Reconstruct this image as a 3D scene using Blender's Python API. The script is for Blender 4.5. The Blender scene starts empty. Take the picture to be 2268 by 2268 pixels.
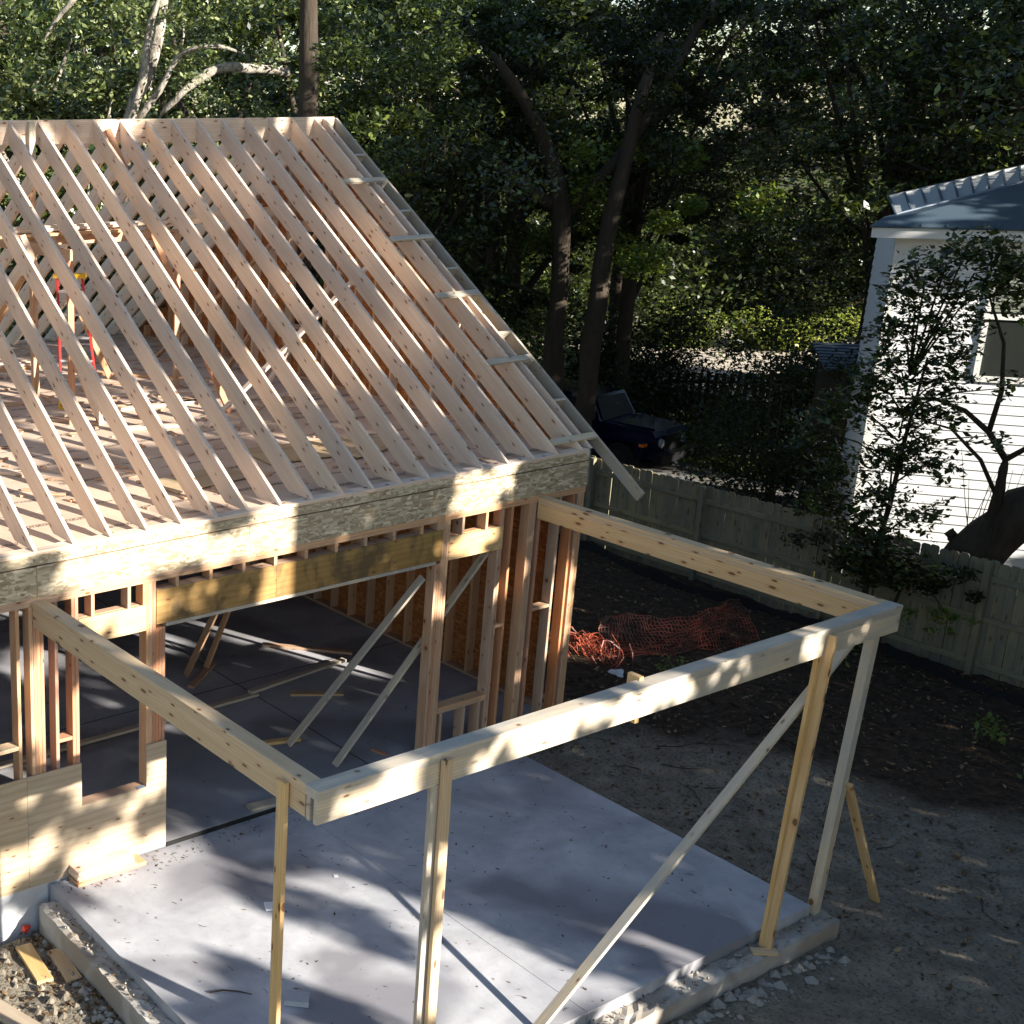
import bpy, math, random
import numpy as np
from mathutils import Vector, Matrix
R = math.radians
rnd = random.Random(7)
scene = bpy.context.scene
col = scene.collection

# ---------------------------------------------------------------- camera
CX, CY, CZ = -12.736, -10.439, 7.472
YAW, PITCH, ROLL, FPX, PPX = R(30.111), R(-16.915), R(-0.335), 2946.4, 236.3
fw = Vector((math.sin(YAW)*math.cos(PITCH), math.cos(YAW)*math.cos(PITCH), math.sin(PITCH)))
rt = Vector((math.cos(YAW), -math.sin(YAW), 0)); up = rt.cross(fw)
rt2 = rt*math.cos(ROLL)+up*math.sin(ROLL); up2 = -rt*math.sin(ROLL)+up*math.cos(ROLL)
cam = bpy.data.cameras.new('camera'); camo = bpy.data.objects.new('camera', cam); col.objects.link(camo)
cam.sensor_width = 36; cam.lens = FPX/2268*36; cam.shift_x = (1134-PPX)/2268
cam.clip_start = 0.1; cam.clip_end = 600
camo.matrix_world = Matrix(((rt2.x, up2.x, -fw.x, CX), (rt2.y, up2.y, -fw.y, CY), (rt2.z, up2.z, -fw.z, CZ), (0, 0, 0, 1)))
scene.camera = camo
# ---------------------------------------------------------------- light
SUN = Vector((.36, -.93, .388)).normalized()          # towards the sun
sun_el = math.asin(SUN.z); sun_az = math.atan2(SUN.x, SUN.y)
w = bpy.data.worlds.new('World'); scene.world = w; w.use_nodes = True
nt = w.node_tree; bg = nt.nodes['Background']
sky = nt.nodes.new('ShaderNodeTexSky'); sky.sky_type = 'NISHITA'; sky.sun_disc = False
sky.sun_elevation = sun_el; sky.sun_rotation = sun_az; sky.air_density = 1.0; sky.dust_density = 0.5; sky.ozone_density = 1.3
nt.links.new(sky.outputs[0], bg.inputs[0]); bg.inputs[1].default_value = 0.075
sl = bpy.data.lights.new('sun', 'SUN'); sl.energy = 5.0; sl.angle = R(0.55); sl.color = (1.0, .93, .84)
so = bpy.data.objects.new('sun', sl); col.objects.link(so); so.location = (0, 0, 40)
so.rotation_euler = (-SUN).to_track_quat('-Z', 'Y').to_euler()
scene.view_settings.view_transform = 'Standard'; scene.view_settings.look = 'None'
scene.view_settings.exposure = 1.65; scene.view_settings.gamma = 1.0
scene.view_settings.use_curve_mapping = False
scene.render.engine = 'CYCLES'; scene.cycles.max_bounces = 6; scene.cycles.diffuse_bounces = 4
scene.cycles.transparent_max_bounces = 4

# ---------------------------------------------------------------- materials
class NT:
    def __init__(s, name, rough=.75, spec=.3):
        s.m = bpy.data.materials.new(name); s.m.use_nodes = True; s.t = s.m.node_tree
        s.b = s.t.nodes['Principled BSDF']; s.b.inputs['Roughness'].default_value = rough
        s.b.inputs['Specular IOR Level'].default_value = spec
    def n(s, typ, **kw):
        nd = s.t.nodes.new('ShaderNode'+typ)
        for k, v in kw.items():
            if hasattr(nd, k) and not k.startswith('i_'): setattr(nd, k, v)
            elif k.startswith('i_'): nd.inputs[k[2:].replace('_', ' ')].default_value = v
        return nd
    def l(s, a, b): s.t.links.new(a, b)
    def coord(s, out='Object'):
        return s.n('TexCoord').outputs[out]
    def map(s, src, sc=(1, 1, 1), loc=None):
        m = s.n('Mapping'); m.inputs['Scale'].default_value = sc; s.l(src, m.inputs['Vector'])
        return m.outputs[0]
    def noise(s, src, scale, detail=3, rough=.55, dist=0.):
        x = s.n('TexNoise'); x.inputs['Scale'].default_value = scale; x.inputs['Detail'].default_value = detail
        x.inputs['Roughness'].default_value = rough; x.inputs['Distortion'].default_value = dist
        s.l(src, x.inputs['Vector']); return x.outputs['Fac']
    def ramp(s, f, stops):
        r = s.n('ValToRGB'); e = r.color_ramp.elements
        while len(e) < len(stops): e.new(.5)
        for i, (p, c) in enumerate(stops):
            e[i].position = p; e[i].color = (c[0], c[1], c[2], 1) if not isinstance(c, (int, float)) else (c, c, c, 1)
        s.l(f, r.inputs[0]); return r.outputs[0]
    def mix(s, f, a, b, bt='MIX'):
        x = s.n('Mix', data_type='RGBA', blend_type=bt)
        for v, i in ((f, 0), (a, 6), (b, 7)):
            if hasattr(v, 'node'): s.l(v, x.inputs[i])
            elif isinstance(v, (int, float)): x.inputs[i].default_value = v if i == 0 else (v, v, v, 1)
            else: x.inputs[i].default_value = (v[0], v[1], v[2], 1)
        return x.outputs[2]
    def math(s, op, a, b=0., c=0.):
        x = s.n('Math', operation=op)
        for i, v in enumerate((a, b, c)):
            if hasattr(v, 'node'): s.l(v, x.inputs[i])
            else: x.inputs[i].default_value = v
        return x.outputs[0]
    def bump(s, h, strength=.3, dist=.01):
        b = s.n('Bump'); b.inputs['Strength'].default_value = strength; b.inputs['Distance'].default_value = dist
        s.l(h, b.inputs['Height']); s.l(b.outputs[0], s.b.inputs['Normal'])
    def base(s, c):
        if hasattr(c, 'node'): s.l(c, s.b.inputs['Base Color'])
        else: s.b.inputs['Base Color'].default_value = (c[0], c[1], c[2], 1)
        return s.m
    def orand(s): return s.n('ObjectInfo').outputs['Random']

def wood(name, c1, c2, knot=(.12, .055, .025), knots=.45, var=.18, weather=None, grain=1., stain=None, ksz=1.):
    a = NT(name, .72, .25)
    co = a.coord(); r = a.orand()
    cmb = a.n('CombineXYZ'); a.l(a.math('MULTIPLY', r, 37.), cmb.inputs[0]); a.l(a.math('MULTIPLY', r, 11.), cmb.inputs[1]); a.l(a.math('MULTIPLY', r, 23.), cmb.inputs[2])
    ad = a.n('VectorMath', operation='ADD'); a.l(co, ad.inputs[0]); a.l(cmb.outputs[0], ad.inputs[1]); v = ad.outputs[0]
    g = a.noise(a.map(v, (1.6, 38*grain, 38*grain)), 1.0, 4, .6, .6)
    g2 = a.noise(a.map(v, (.5, 9, 9)), 1.0, 2, .5)
    base = a.mix(a.ramp(g, [(.3, 0), (.7, 1)]), c1, c2)
    base = a.mix(a.math('MULTIPLY', a.ramp(g2, [(.35, 0), (.75, 1)]), .45), base, [x*.82 for x in c2])
    # cathedral bands
    wv = a.n('TexWave', wave_type='BANDS', bands_direction='Z'); wv.inputs['Scale'].default_value = 12*grain; wv.inputs['Distortion'].default_value = 5.5; wv.inputs['Detail'].default_value = 1.5
    wv.inputs['Detail Scale'].default_value = .6
    a.l(a.map(v, (.16, 1, 1)), wv.inputs['Vector'])
    base = a.mix(a.math('MULTIPLY', a.ramp(wv.outputs['Fac'], [(.55, 0), (.95, 1)]), .32), base, [c2[0]*.74, c2[1]*.62, c2[2]*.5])
    # knots
    vo = a.n('TexVoronoi', voronoi_dimensions='2D'); vo.inputs['Scale'].default_value = 1.
    vs_ = a.n('SeparateXYZ'); a.l(v, vs_.inputs[0]); vc = a.n('CombineXYZ')
    a.l(a.math('MULTIPLY', vs_.outputs[0], 3.0), vc.inputs[0]); a.l(a.math('MULTIPLY_ADD', vs_.outputs[2], 9., a.math('MULTIPLY', vs_.outputs[1], 4.)), vc.inputs[1])
    a.l(vc.outputs[0], vo.inputs['Vector'])
    sep = a.n('SeparateColor'); a.l(vo.outputs['Color'], sep.inputs[0])
    gate = a.math('LESS_THAN', sep.outputs[0], knots)
    kr = a.math('MULTIPLY_ADD', sep.outputs[1], .06*ksz, .04*ksz)
    rel = a.math('DIVIDE', vo.outputs['Distance'], kr)
    km = a.math('MULTIPLY', a.ramp(rel, [(.75, 1), (1.0, 0)]), gate)
    halo = a.math('MULTIPLY', a.math('MULTIPLY', a.ramp(a.math('MULTIPLY', rel, .4), [(.35, 1), (1., 0)]), gate), .35)
    base = a.mix(halo, base, [c2[0]*.7, c2[1]*.5, c2[2]*.38])
    base = a.mix(a.math('MULTIPLY', km, .85), base, knot)
    if weather:
        wn = a.noise(a.map(v, (1.2, 6, 6)), 1., 4, .65)
        base = a.mix(a.ramp(wn, [(.38, 0), (.62, 1)]), base, weather)
    if stain:
        sn = a.noise(a.map(v, (2.2, 2.2, 1.1)), 1.3, 4, .6, .5)
        base = a.mix(a.math('MULTIPLY', a.ramp(sn, [(.49, 0), (.62, 1)]), .7), base, stain)
    hv = a.n('HueSaturation'); a.l(base, hv.inputs['Color'])
    a.l(a.math('MULTIPLY_ADD', r, var*2, 1-var), hv.inputs['Value']); a.l(a.math('MULTIPLY_ADD', r, .3, .85), hv.inputs['Saturation'])
    a.bump(g, .18, .004)
    return a.base(hv.outputs[0])

def osb(name, c1, c2, c3, s=1.):
    a = NT(name, .7, .3); co = a.coord(); r = a.orand()
    ad = a.n('VectorMath', operation='ADD'); a.l(co, ad.inputs[0]); cb = a.n('CombineXYZ'); a.l(a.math('MULTIPLY', r, 19.), cb.inputs[0]); a.l(cb.outputs[0], ad.inputs[1]); v = ad.outputs[0]
    outs = []
    for i, (ang, sc) in enumerate(((18, (9, 9, 46)), (-32, (10, 10, 42)), (70, (11, 11, 44)))):
        m = a.n('Mapping'); m.inputs['Rotation'].default_value = (R(ang*.3), R(ang), R(ang)); m.inputs['Scale'].default_value = [x*s for x in sc]; m.inputs['Location'].default_value = (i*3.1, i, 0)
        a.l(v, m.inputs['Vector']); vo = a.n('TexVoronoi'); vo.inputs['Scale'].default_value = 1.; a.l(m.outputs[0], vo.inputs['Vector'])
        sp = a.n('SeparateColor'); a.l(vo.outputs['Color'], sp.inputs[0]); outs.append(sp.outputs[0])
    pick = a.noise(v, 8*s, 1); f = a.mix(a.math('GREATER_THAN', pick, .5), outs[0], outs[1])
    f = a.mix(a.math('GREATER_THAN', a.noise(v, 7*s, 1), .56), f, outs[2])
    c = a.ramp(f, [(0, c1), (.45, c2), (.9, c3), (1, [x*1.15 for x in c3])])
    c = a.mix(a.math('MULTIPLY', a.ramp(a.noise(v, 1.7, 3), [(.4, 0), (.7, 1)]), .35), c, [x*.75 for x in c2])
    a.bump(f, .25, .003)
    return a.base(c)

def plain(name, c, rough=.6, spec=.4, nz=0., nscale=8., metal=0.):
    a = NT(name, rough, spec); a.b.inputs['Metallic'].default_value = metal
    if nz:
        f = a.noise(a.coord(), nscale, 4); c = a.mix(f, [x*(1-nz) for x in c], [min(1, x*(1+nz)) for x in c])
    return a.base(c)

M = {}
M['spruce'] = wood('spruce_lumber', (.80, .67, .53), (.69, .52, .39), knots=.6, var=.12, ksz=1.15)
M['spruce_yellow'] = wood('yellow_spruce', (.68, .52, .33), (.62, .42, .22), knots=.3, var=.05)
M['stud'] = wood('stud_lumber', (.60, .41, .27), (.52, .31, .18), knots=.4, var=.14)
M['stud_red'] = wood('red_stud_lumber', (.55, .31, .19), (.47, .23, .13), knots=.4, var=.12)
M['pine'] = wood('yellow_pine_beam', (.70, .51, .29), (.61, .40, .19), knots=.85, ksz=1.5, var=.06)
M['pine_grey'] = wood('weathered_pine', (.66, .56, .42), (.56, .46, .32), knots=.5, ksz=1.3, var=.08, weather=(.40, .37, .31))
M['weathered'] = wood('grey_weathered_board', (.42, .36, .27), (.36, .29, .2), knots=.35, weather=(.33, .31, .27))
M['plyhdr'] = wood('stained_header_plywood', (.40, .26, .10), (.32, .19, .065), knots=.18, grain=.4, stain=(.06, .05, .035), var=.05)
M['ply'] = wood('sheathing_plywood', (.52, .42, .29), (.43, .33, .21), knots=.25, grain=.35, var=.06)
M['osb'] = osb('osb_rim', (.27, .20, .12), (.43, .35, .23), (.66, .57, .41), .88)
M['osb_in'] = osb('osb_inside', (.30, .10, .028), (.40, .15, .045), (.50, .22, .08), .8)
M['fence'] = wood('fence_cedar', (.35, .31, .20), (.27, .23, .14), knots=.7, ksz=1.8, weather=(.20, .19, .13), var=.15)
M['fence_dark'] = wood('dark_picket', (.07, .055, .04), (.05, .04, .03), knots=.0, var=.2)

# sub-floor sheets with printed mill marks
a = NT('subfloor_sheet', .75, .25); co = a.coord(); r = a.orand()
g = a.noise(a.map(co, (2, 30, 1)), 1., 4, .6); c = a.mix(g, (.56, .42, .31), (.66, .52, .40))
c = a.mix(a.math('MULTIPLY', a.ramp(a.noise(co, 1.3, 4), [(.4, 0), (.7, 1)]), .5), c, (.42, .28, .19))
sp = a.n('SeparateXYZ'); a.l(co, sp.inputs[0])
band = a.math('LESS_THAN', a.math('ABSOLUTE', a.math('SUBTRACT', a.math('FRACT', a.math('MULTIPLY', sp.outputs[1], 2.46)), .5)), .10)
seg = a.math('GREATER_THAN', a.noise(a.map(co, (1.5, 3, 1)), 1., 0), .52)
txt = a.math('GREATER_THAN', a.noise(a.map(co, (45, 60, 1)), 1., 1), .48)
c = a.mix(a.math('MULTIPLY', a.math('MULTIPLY', band, seg), a.math('MULTIPLY', txt, .95)), c, (.10, .08, .07))
spk = a.math('GREATER_THAN', a.noise(co, 60, 2), .70); c = a.mix(a.math('MULTIPLY', spk, .6), c, (.2, .13, .08))
M['floor'] = a.base(c)

def concrete(name, c1, c2, blotch, sc=1., blot=.7):
    a = NT(name, .85, .2); co = a.coord()
    c = a.mix(a.ramp(a.noise(co, 1.1*sc, 6, .6, .4), [(.35, 0), (.68, 1)]), c1, c2)
    c = a.mix(a.math('MULTIPLY', a.ramp(a.noise(a.map(co, (1, 1.6, 1)), .42*sc, 3, .5, .6), [(.46, 0), (.60, 1)]), blot), c, blotch)
    c = a.mix(a.math('MULTIPLY', a.ramp(a.noise(co, 9, 5, .7), [(.5, 0), (.75, 1)]), .35), c, [x*.75 for x in c1])
    sp = a.math('GREATER_THAN', a.noise(co, 34, 2, .5), .735); c = a.mix(a.math('MULTIPLY', sp, .7), c, (.07, .06, .05))
    a.bump(a.noise(co, 40, 4), .12, .004); return a.base(c)
M['slab'] = concrete('porch_concrete', (.34, .345, .365), (.54, .54, .545), (.20, .195, .21), 1., .85)
M['slab_in'] = concrete('garage_concrete', (.34, .34, .36), (.46, .46, .48), (.17, .165, .165))
M['foot'] = concrete('rough_footing_concrete', (.36, .33, .29), (.50, .47, .42), (.26, .22, .17), 3.)
M['found'] = plain('white_foundation', (.48, .48, .48), .85, .2, .2, 5)
M['drive'] = concrete('driveway_concrete', (.20, .20, .19), (.26, .26, .25), (.13, .12, .10), .6)

a = NT('yard_ground', .95, .1); co = a.coord()
sand = a.mix(a.ramp(a.noise(co, 3.2, 8, .68, .3), [(.3, 0), (.7, 1)]), (.15, .13, .10), (.34, .30, .23))
sand = a.mix(a.math('MULTIPLY', a.ramp(a.noise(co, 26, 4, .7), [(.52, 0), (.64, 1)]), .75), sand, (.07, .05, .03))
soil = a.mix(a.ramp(a.noise(co, 8, 6, .7), [(.35, 0), (.7, 1)]), (.035, .025, .016), (.11, .075, .05))
sp = a.n('SeparateXYZ'); a.l(co, sp.inputs[0])
d = a.math('ADD', a.math('MULTIPLY_ADD', sp.outputs[0], .30, .14), a.math('MULTIPLY', sp.outputs[1], .16))
f = a.ramp(a.math('ADD', d, a.math('MULTIPLY', a.math('SUBTRACT', a.noise(co, .8, 5, .6), .5), 1.3)), [(.25, 0), (.6, 1)])
c = a.mix(f, sand, soil)
grs = a.mix(a.noise(co, 6, 5, .7), (.035, .055, .012), (.10, .13, .03))
gm = a.math('MULTIPLY', a.ramp(a.math('MULTIPLY', a.math('SUBTRACT', sp.outputs[0], 8.6), .5), [(0, 0), (1, 1)]), a.ramp(a.noise(co, .6, 3), [(.42, 0), (.55, 1)]))
c = a.mix(gm, c, grs)
a.bump(a.noise(co, 12, 8, .7), .9, .05); M['ground'] = a.base(c)
M['road'] = plain('pale_road', (.50, .44, .36), .9, .2, .1, 2)

def leafmat(name, c1, c2, c3, rough=.42, trans=.25, spec=.5):
    a = NT(name, rough, spec)
    oi = a.n('NewGeometry').outputs['Random Per Island']
    c = a.ramp(oi, [(0, c1), (.5, c2), (.92, c3), (1., [min(1, x*1.5) for x in c3])])
    a.base(c); t = a.n('BsdfTranslucent'); a.l(a.mix(.5, c, (.20, .26, .02)), t.inputs[0])
    mx = a.n('MixShader'); mx.inputs[0].default_value = trans; out = a.t.nodes['Material Output']
    a.l(a.b.outputs[0], mx.inputs[1]); a.l(t.outputs[0], mx.inputs[2]); a.l(mx.outputs[0], out.inputs[0]); return a.m
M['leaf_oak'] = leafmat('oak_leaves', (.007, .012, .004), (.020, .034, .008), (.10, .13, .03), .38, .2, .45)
M['leaf_gloss'] = leafmat('glossy_leaves', (.012, .022, .006), (.055, .085, .018), (.26, .29, .12), .28, .2, .8)  # pale top tones paint glints on some leaves
M['leaf_bright'] = leafmat('bright_leaves', (.06, .10, .012), (.11, .17, .02), (.20, .24, .04), .4, .35)
M['leaf_sunlit'] = leafmat('sunlit_leaves', (.14, .20, .025), (.27, .33, .05), (.42, .43, .12), .4, .35)  # brighter leaf copy with strong sunlight put into the colour
M['leaf_dark'] = leafmat('shade_leaves', (.006, .009, .004), (.012, .020, .006), (.030, .045, .012), .5, .15, .3)  # darker leaf copy, shade of the wood put into the colour
M['leaf_dry'] = leafmat('dry_litter', (.05, .03, .015), (.12, .07, .035), (.25, .17, .09), .8, .0, .2)
a = NT('bark', .9, .15); co = a.coord()
n1 = a.noise(a.map(co, (6, 6, 1.4)), 2., 6, .7); c = a.mix(n1, (.025, .019, .014), (.095, .075, .055)); a.bump(n1, .9, .04); M['bark'] = a.base(c)
a = NT('pale_bark', .9, .15); co = a.coord()
n1 = a.noise(a.map(co, (5, 5, 2)), 2., 6, .7); c = a.mix(a.ramp(n1, [(.35, 0), (.65, 1)]), (.13, .11, .085), (.46, .42, .35)); a.bump(n1, .9, .04); M['bark_pale'] = a.base(c)
M['white'] = plain('white_paint', (.78, .77, .72), .55, .3, .05, 2)
M['siding'] = plain('white_siding', (.76, .77, .76), .6, .3, .03, 1.5)
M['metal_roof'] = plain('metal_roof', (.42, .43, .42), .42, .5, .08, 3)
M['roof_blue_shade'] = plain('blue_shaded_roof_metal', (.06, .09, .115), .5, .4, .12, 3)  # blue metal; also carries the tree shade painted on the neighbour's lower slope
M['glass'] = plain('window_glass', (.03, .035, .03), .08, .6)
M['blind'] = plain('blind', (.28, .30, .24), .7, .2)
M['red'] = plain('red_fibreglass', (.55, .035, .03), .45, .4)
M['yellow'] = plain('yellow_plastic', (.75, .45, .02), .5, .4)
M['alu'] = plain('aluminium', (.62, .64, .66), .35, .5, .0, 1, .6)
a = NT('orange_netting', .5, .4); M['netting'] = a.base(a.mix(a.ramp(a.noise(a.coord(), 1.6, 4, .7), [(.42, 0), (.62, 1)]), (.07, .025, .016), (.48, .10, .045)))
M['carpaint'] = plain('navy_car_paint', (.004, .007, .025), .16, .45)
M['black'] = plain('black_plastic', (.008, .008, .009), .45, .25)
M['tyre'] = plain('tyre', (.015, .015, .015), .85, .2)
M['amber'] = plain('amber_lens', (.75, .16, .03), .25, .5)
M['chrome'] = plain('wheel_alloy', (.03, .03, .032), .4, .4, 0, 1, .3)
M['lens'] = plain('clear_lens', (.4, .42, .45), .12, .6)
M['paper'] = plain('crumpled_paper', (.74, .74, .74), .8, .2, .1, 9)
M['redcup'] = plain('red_plastic', (.70, .05, .03), .4, .4)
M['stone'] = plain('broken_concrete', (.30, .275, .24), .9, .2, .3, 9)
M['silt'] = plain('black_silt_fabric', (.015, .015, .014), .8, .2)
M['metal_flash'] = plain('blue_grey_flashing', (.22, .27, .33), .4, .5)

# ---------------------------------------------------------------- object helpers
WM = {}
def place(o, mw, parent=None):
    WM[o] = mw
    if parent is not None:
        o.parent = parent; o.matrix_parent_inverse = WM[parent].inverted()
    o.matrix_basis = mw; col.objects.link(o); return o
def tag(o, label=None, cat=None, group=None, kind=None):
    if label: o['label'] = label
    if cat: o['category'] = cat
    if group: o['group'] = group
    if kind: o['kind'] = kind
    return o
def thing(name, loc, label, cat, group=None):
    o = bpy.data.objects.new(name, None); o.empty_display_size = .2
    place(o, Matrix.Translation(loc)); return tag(o, label, cat, group)
def mesh(name, vs, fs, mat, smooth=False):
    me = bpy.data.meshes.new(name); me.from_pydata([tuple(v) for v in vs], [], fs)
    me.materials.append(M[mat] if isinstance(mat, str) else mat)
    if smooth: me.polygons.foreach_set('use_smooth', [True]*len(me.polygons))
    me.update(); return me
def mobj(name, vs, fs, mat, parent=None, smooth=False, mw=None):
    return place(bpy.data.objects.new(name, mesh(name, vs, fs, mat, smooth)), mw or Matrix.Identity(4), parent)
_bc = {}
def board_mesh(L, t, h, mat, ch=.003):
    k = (round(L, 3), t, h, mat, ch)
    if k in _bc: return _bc[k]
    ch = min(ch, t*.3, h*.3); y, z = t/2, h/2
    sec = [(-y+ch, -z), (y-ch, -z), (y, -z+ch), (y, z-ch), (y-ch, z), (-y+ch, z), (-y, z-ch), (-y, -z+ch)]
    vs = [(0, a_, b_) for a_, b_ in sec]+[(L, a_, b_) for a_, b_ in sec]
    fs = [tuple(range(7, -1, -1)), tuple(range(8, 16))]+[(i, (i+1) % 8, 8+(i+1) % 8, 8+i) for i in range(8)]
    _bc[k] = mesh('board', vs, fs, mat); return _bc[k]
def frame(p0, p1, upv=(0, 0, 1)):
    p0, p1 = Vector(p0), Vector(p1); x = (p1-p0).normalized(); u = Vector(upv)
    y = u.cross(x)
    if y.length < 1e-4: y = Vector((0, 1, 0)).cross(x)
    y.normalize(); z = x.cross(y)
    return Matrix(((x.x, y.x, z.x, p0.x), (x.y, y.y, z.y, p0.y), (x.z, y.z, z.z, p0.z), (0, 0, 0, 1))), (p1-p0).length
def board(name, p0, p1, t, h, mat, parent=None, upv=(0, 0, 1), ch=.003):
    mw, L = frame(p0, p1, upv)
    return place(bpy.data.objects.new(name, board_mesh(L, t, h, mat, ch)), mw, parent)
def box(name, x0, x1, y0, y1, z0, z1, mat, parent=None, axis=None):
    """axis-aligned member; grain along its longest side"""
    d = (x1-x0, y1-y0, z1-z0); ax = axis if axis is not None else max(range(3), key=lambda i: d[i])
    c = ((x0+x1)/2, (y0+y1)/2, (z0+z1)/2)
    if ax == 0: return board(name, (x0, c[1], c[2]), (x1, c[1], c[2]), d[1], d[2], mat, parent)
    if ax == 1: return board(name, (c[0], y0, c[2]), (c[0], y1, c[2]), d[0], d[2], mat, parent)
    return board(name, (c[0], c[1], z0), (c[0], c[1], z1), d[1], d[0], mat, parent, (1, 0, 0))
def tube(pts, rads, n=8, cap=True, sub=0):
    vs, fs = [], []; pts = [Vector(p) for p in pts]
    if sub and len(pts) > 2:
        P2, R2 = [], []; rr_ = random.Random(int(pts[0].x*100)); q = [pts[0]*2-pts[1]]+pts+[pts[-1]*2-pts[-2]]
        for i in range(len(pts)-1):
            for k in range(sub):
                t = k/sub; a_, b_, c_, d_ = q[i:i+4]
                P2.append((b_*2+(c_-a_)*t+(a_*2-b_*5+c_*4-d_)*t*t+(b_*3-a_-c_*3+d_)*t*t*t)*.5+Vector((rr_.gauss(0, 1), rr_.gauss(0, 1), rr_.gauss(0, 1)))*rads[i]*.10)
                R2.append((rads[i]*(1-t)+rads[i+1]*t)*rr_.uniform(.9, 1.12))
        P2.append(pts[-1]); R2.append(rads[-1]*.6); pts, rads = P2, R2
    for i, p in enumerate(pts):
        d = (pts[min(i+1, len(pts)-1)]-pts[max(i-1, 0)]).normalized()
        a_ = d.cross(Vector((.3, .2, 1))); a_ = a_ if a_.length > .05 else d.cross(Vector((1, 0, 0))); a_.normalize(); b_ = d.cross(a_)
        for k in range(n):
            t = 2*math.pi*k/n; vs.append(p+(a_*math.cos(t)+b_*math.sin(t))*rads[i])
    for i in range(len(pts)-1):
        for k in range(n): fs.append((i*n+k, i*n+(k+1) % n, (i+1)*n+(k+1) % n, (i+1)*n+k))
    if cap: fs.append(tuple(range(n))[::-1]); fs.append(tuple((len(pts)-1)*n+k for k in range(n)))
    return vs, fs
def merge(parts):
    V, F = [], []
    for vs, fs in parts:
        o = len(V); V += list(vs); F += [tuple(i+o for i in f) for f in fs]
    return V, F
def bxvf(x0, x1, y0, y1, z0, z1):
    return ([(x0, y0, z0), (x1, y0, z0), (x1, y1, z0), (x0, y1, z0), (x0, y0, z1), (x1, y0, z1), (x1, y1, z1), (x0, y1, z1)],
            [(3, 2, 1, 0), (4, 5, 6, 7), (0, 1, 5, 4), (1, 2, 6, 5), (2, 3, 7, 6), (3, 0, 4, 7)])
def leaves(name, C, size, mat, parent=None, seed=0, upb=.5, asp=.5, jitter=.45, fold=True):
    """C: (n,3) leaf centres -> one mesh of leaf-shaped faces"""
    rg = np.random.default_rng(seed); n = len(C)
    nrm = rg.normal(size=(n, 3)); nrm[:, 2] = np.abs(nrm[:, 2])+upb; nrm /= np.linalg.norm(nrm, axis=1)[:, None]
    a_ = np.cross(nrm, rg.normal(size=(n, 3))); a_ /= np.linalg.norm(a_, axis=1)[:, None]; b_ = np.cross(nrm, a_)
    s = size*(1+jitter*rg.normal(size=n)).clip(.4, 2)[:, None]
    V = np.empty((n, 4, 3)); V[:, 0] = C-a_*s*.5; V[:, 1] = C+b_*s*asp*.5-nrm*s*.08; V[:, 2] = C+a_*s*.5; V[:, 3] = C-b_*s*asp*.5-nrm*s*.08
    me = bpy.data.meshes.new(name); me.vertices.add(n*4); me.vertices.foreach_set('co', V.astype(np.float32).ravel())
    me.loops.add(n*4); me.loops.foreach_set('vertex_index', np.arange(n*4, dtype=np.int32))
    me.polygons.add(n); me.polygons.foreach_set('loop_start', np.arange(n, dtype=np.int32)*4); me.polygons.foreach_set('loop_total', np.full(n, 4, np.int32))
    me.update(calc_edges=True); me.materials.append(M[mat])
    return place(bpy.data.objects.new(name, me), Matrix.Identity(4), parent)

# ---------------------------------------------------------------- ground, slabs, roads
def sm(a_, b_, x): t = min(1, max(0, (x-a_)/(b_-a_))); return t*t*(3-2*t)
def hsh(x, y):
    return (math.sin(x*1.7+y*.6)+math.sin(x*.9-y*1.9+1.3)+.6*math.sin(x*3.7+y*2.9)+.4*math.sin(x*6.1-y*5.3+.7))/3
def gz(x, y):
    z = -.42+.13*sm(-7.6, -5., x)-.05*sm(-1, 2, x)-.55*sm(2, 8.2, x)-.1*sm(9, 16, x)
    z += .045*hsh(x*1.3, y*1.3)+.03*hsh(x*4, y*4)+.012*math.sin(x*11+y*4)*math.sin(y*9-x*3)
    dd = (x-1.5)**2+(y+1.6)**2*2.5; z += .12*math.exp(-dd/1.4)
    if x > -7.7 and x < -.9 and y > -4.5 and y < .2: z = min(z, -.3)
    if x > -13 and x < .05 and y > -.05 and y < 10.7: z = -.6
    if y > 25: z += sm(25, 90, y)*1.0
    return z
def axis_pts(segs):
    out = []
    for a_, b_, s_ in segs: out += list(np.arange(a_, b_, s_))
    return out+[segs[-1][1]]
xs = axis_pts([(-160, -20, 14), (-20, -9.5, .7), (-9.5, -6.9, .07), (-6.9, -3, .25), (-3, 9, .14), (9, 30, .8), (30, 160, 13)])
ys = axis_pts([(-160, -20, 14), (-20, -6, .6), (-6, 3.2, .12), (3.2, 30, .8), (30, 160, 13)])
rgn = random.Random(3)
vs = [(x, y, gz(x, y)+(rgn.uniform(-.018, .018) if -9.5 < x < 9 and -6 < y < 3.2 else 0)) for y in ys for x in xs]
nx = len(xs); fs = [(j*nx+i, j*nx+i+1, (j+1)*nx+i+1, (j+1)*nx+i) for j in range(len(ys)-1) for i in range(nx-1)]
tag(mobj('ground', vs, fs, 'ground', None, True), kind='structure')

def slab(name, x0, x1, y0, y1, z0, z1, mat, label=None, cuts=()):
    o = mobj(name, *bxvf(x0, x1, y0, y1, z0, z1), mat); tag(o, kind='structure'); return o
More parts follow.
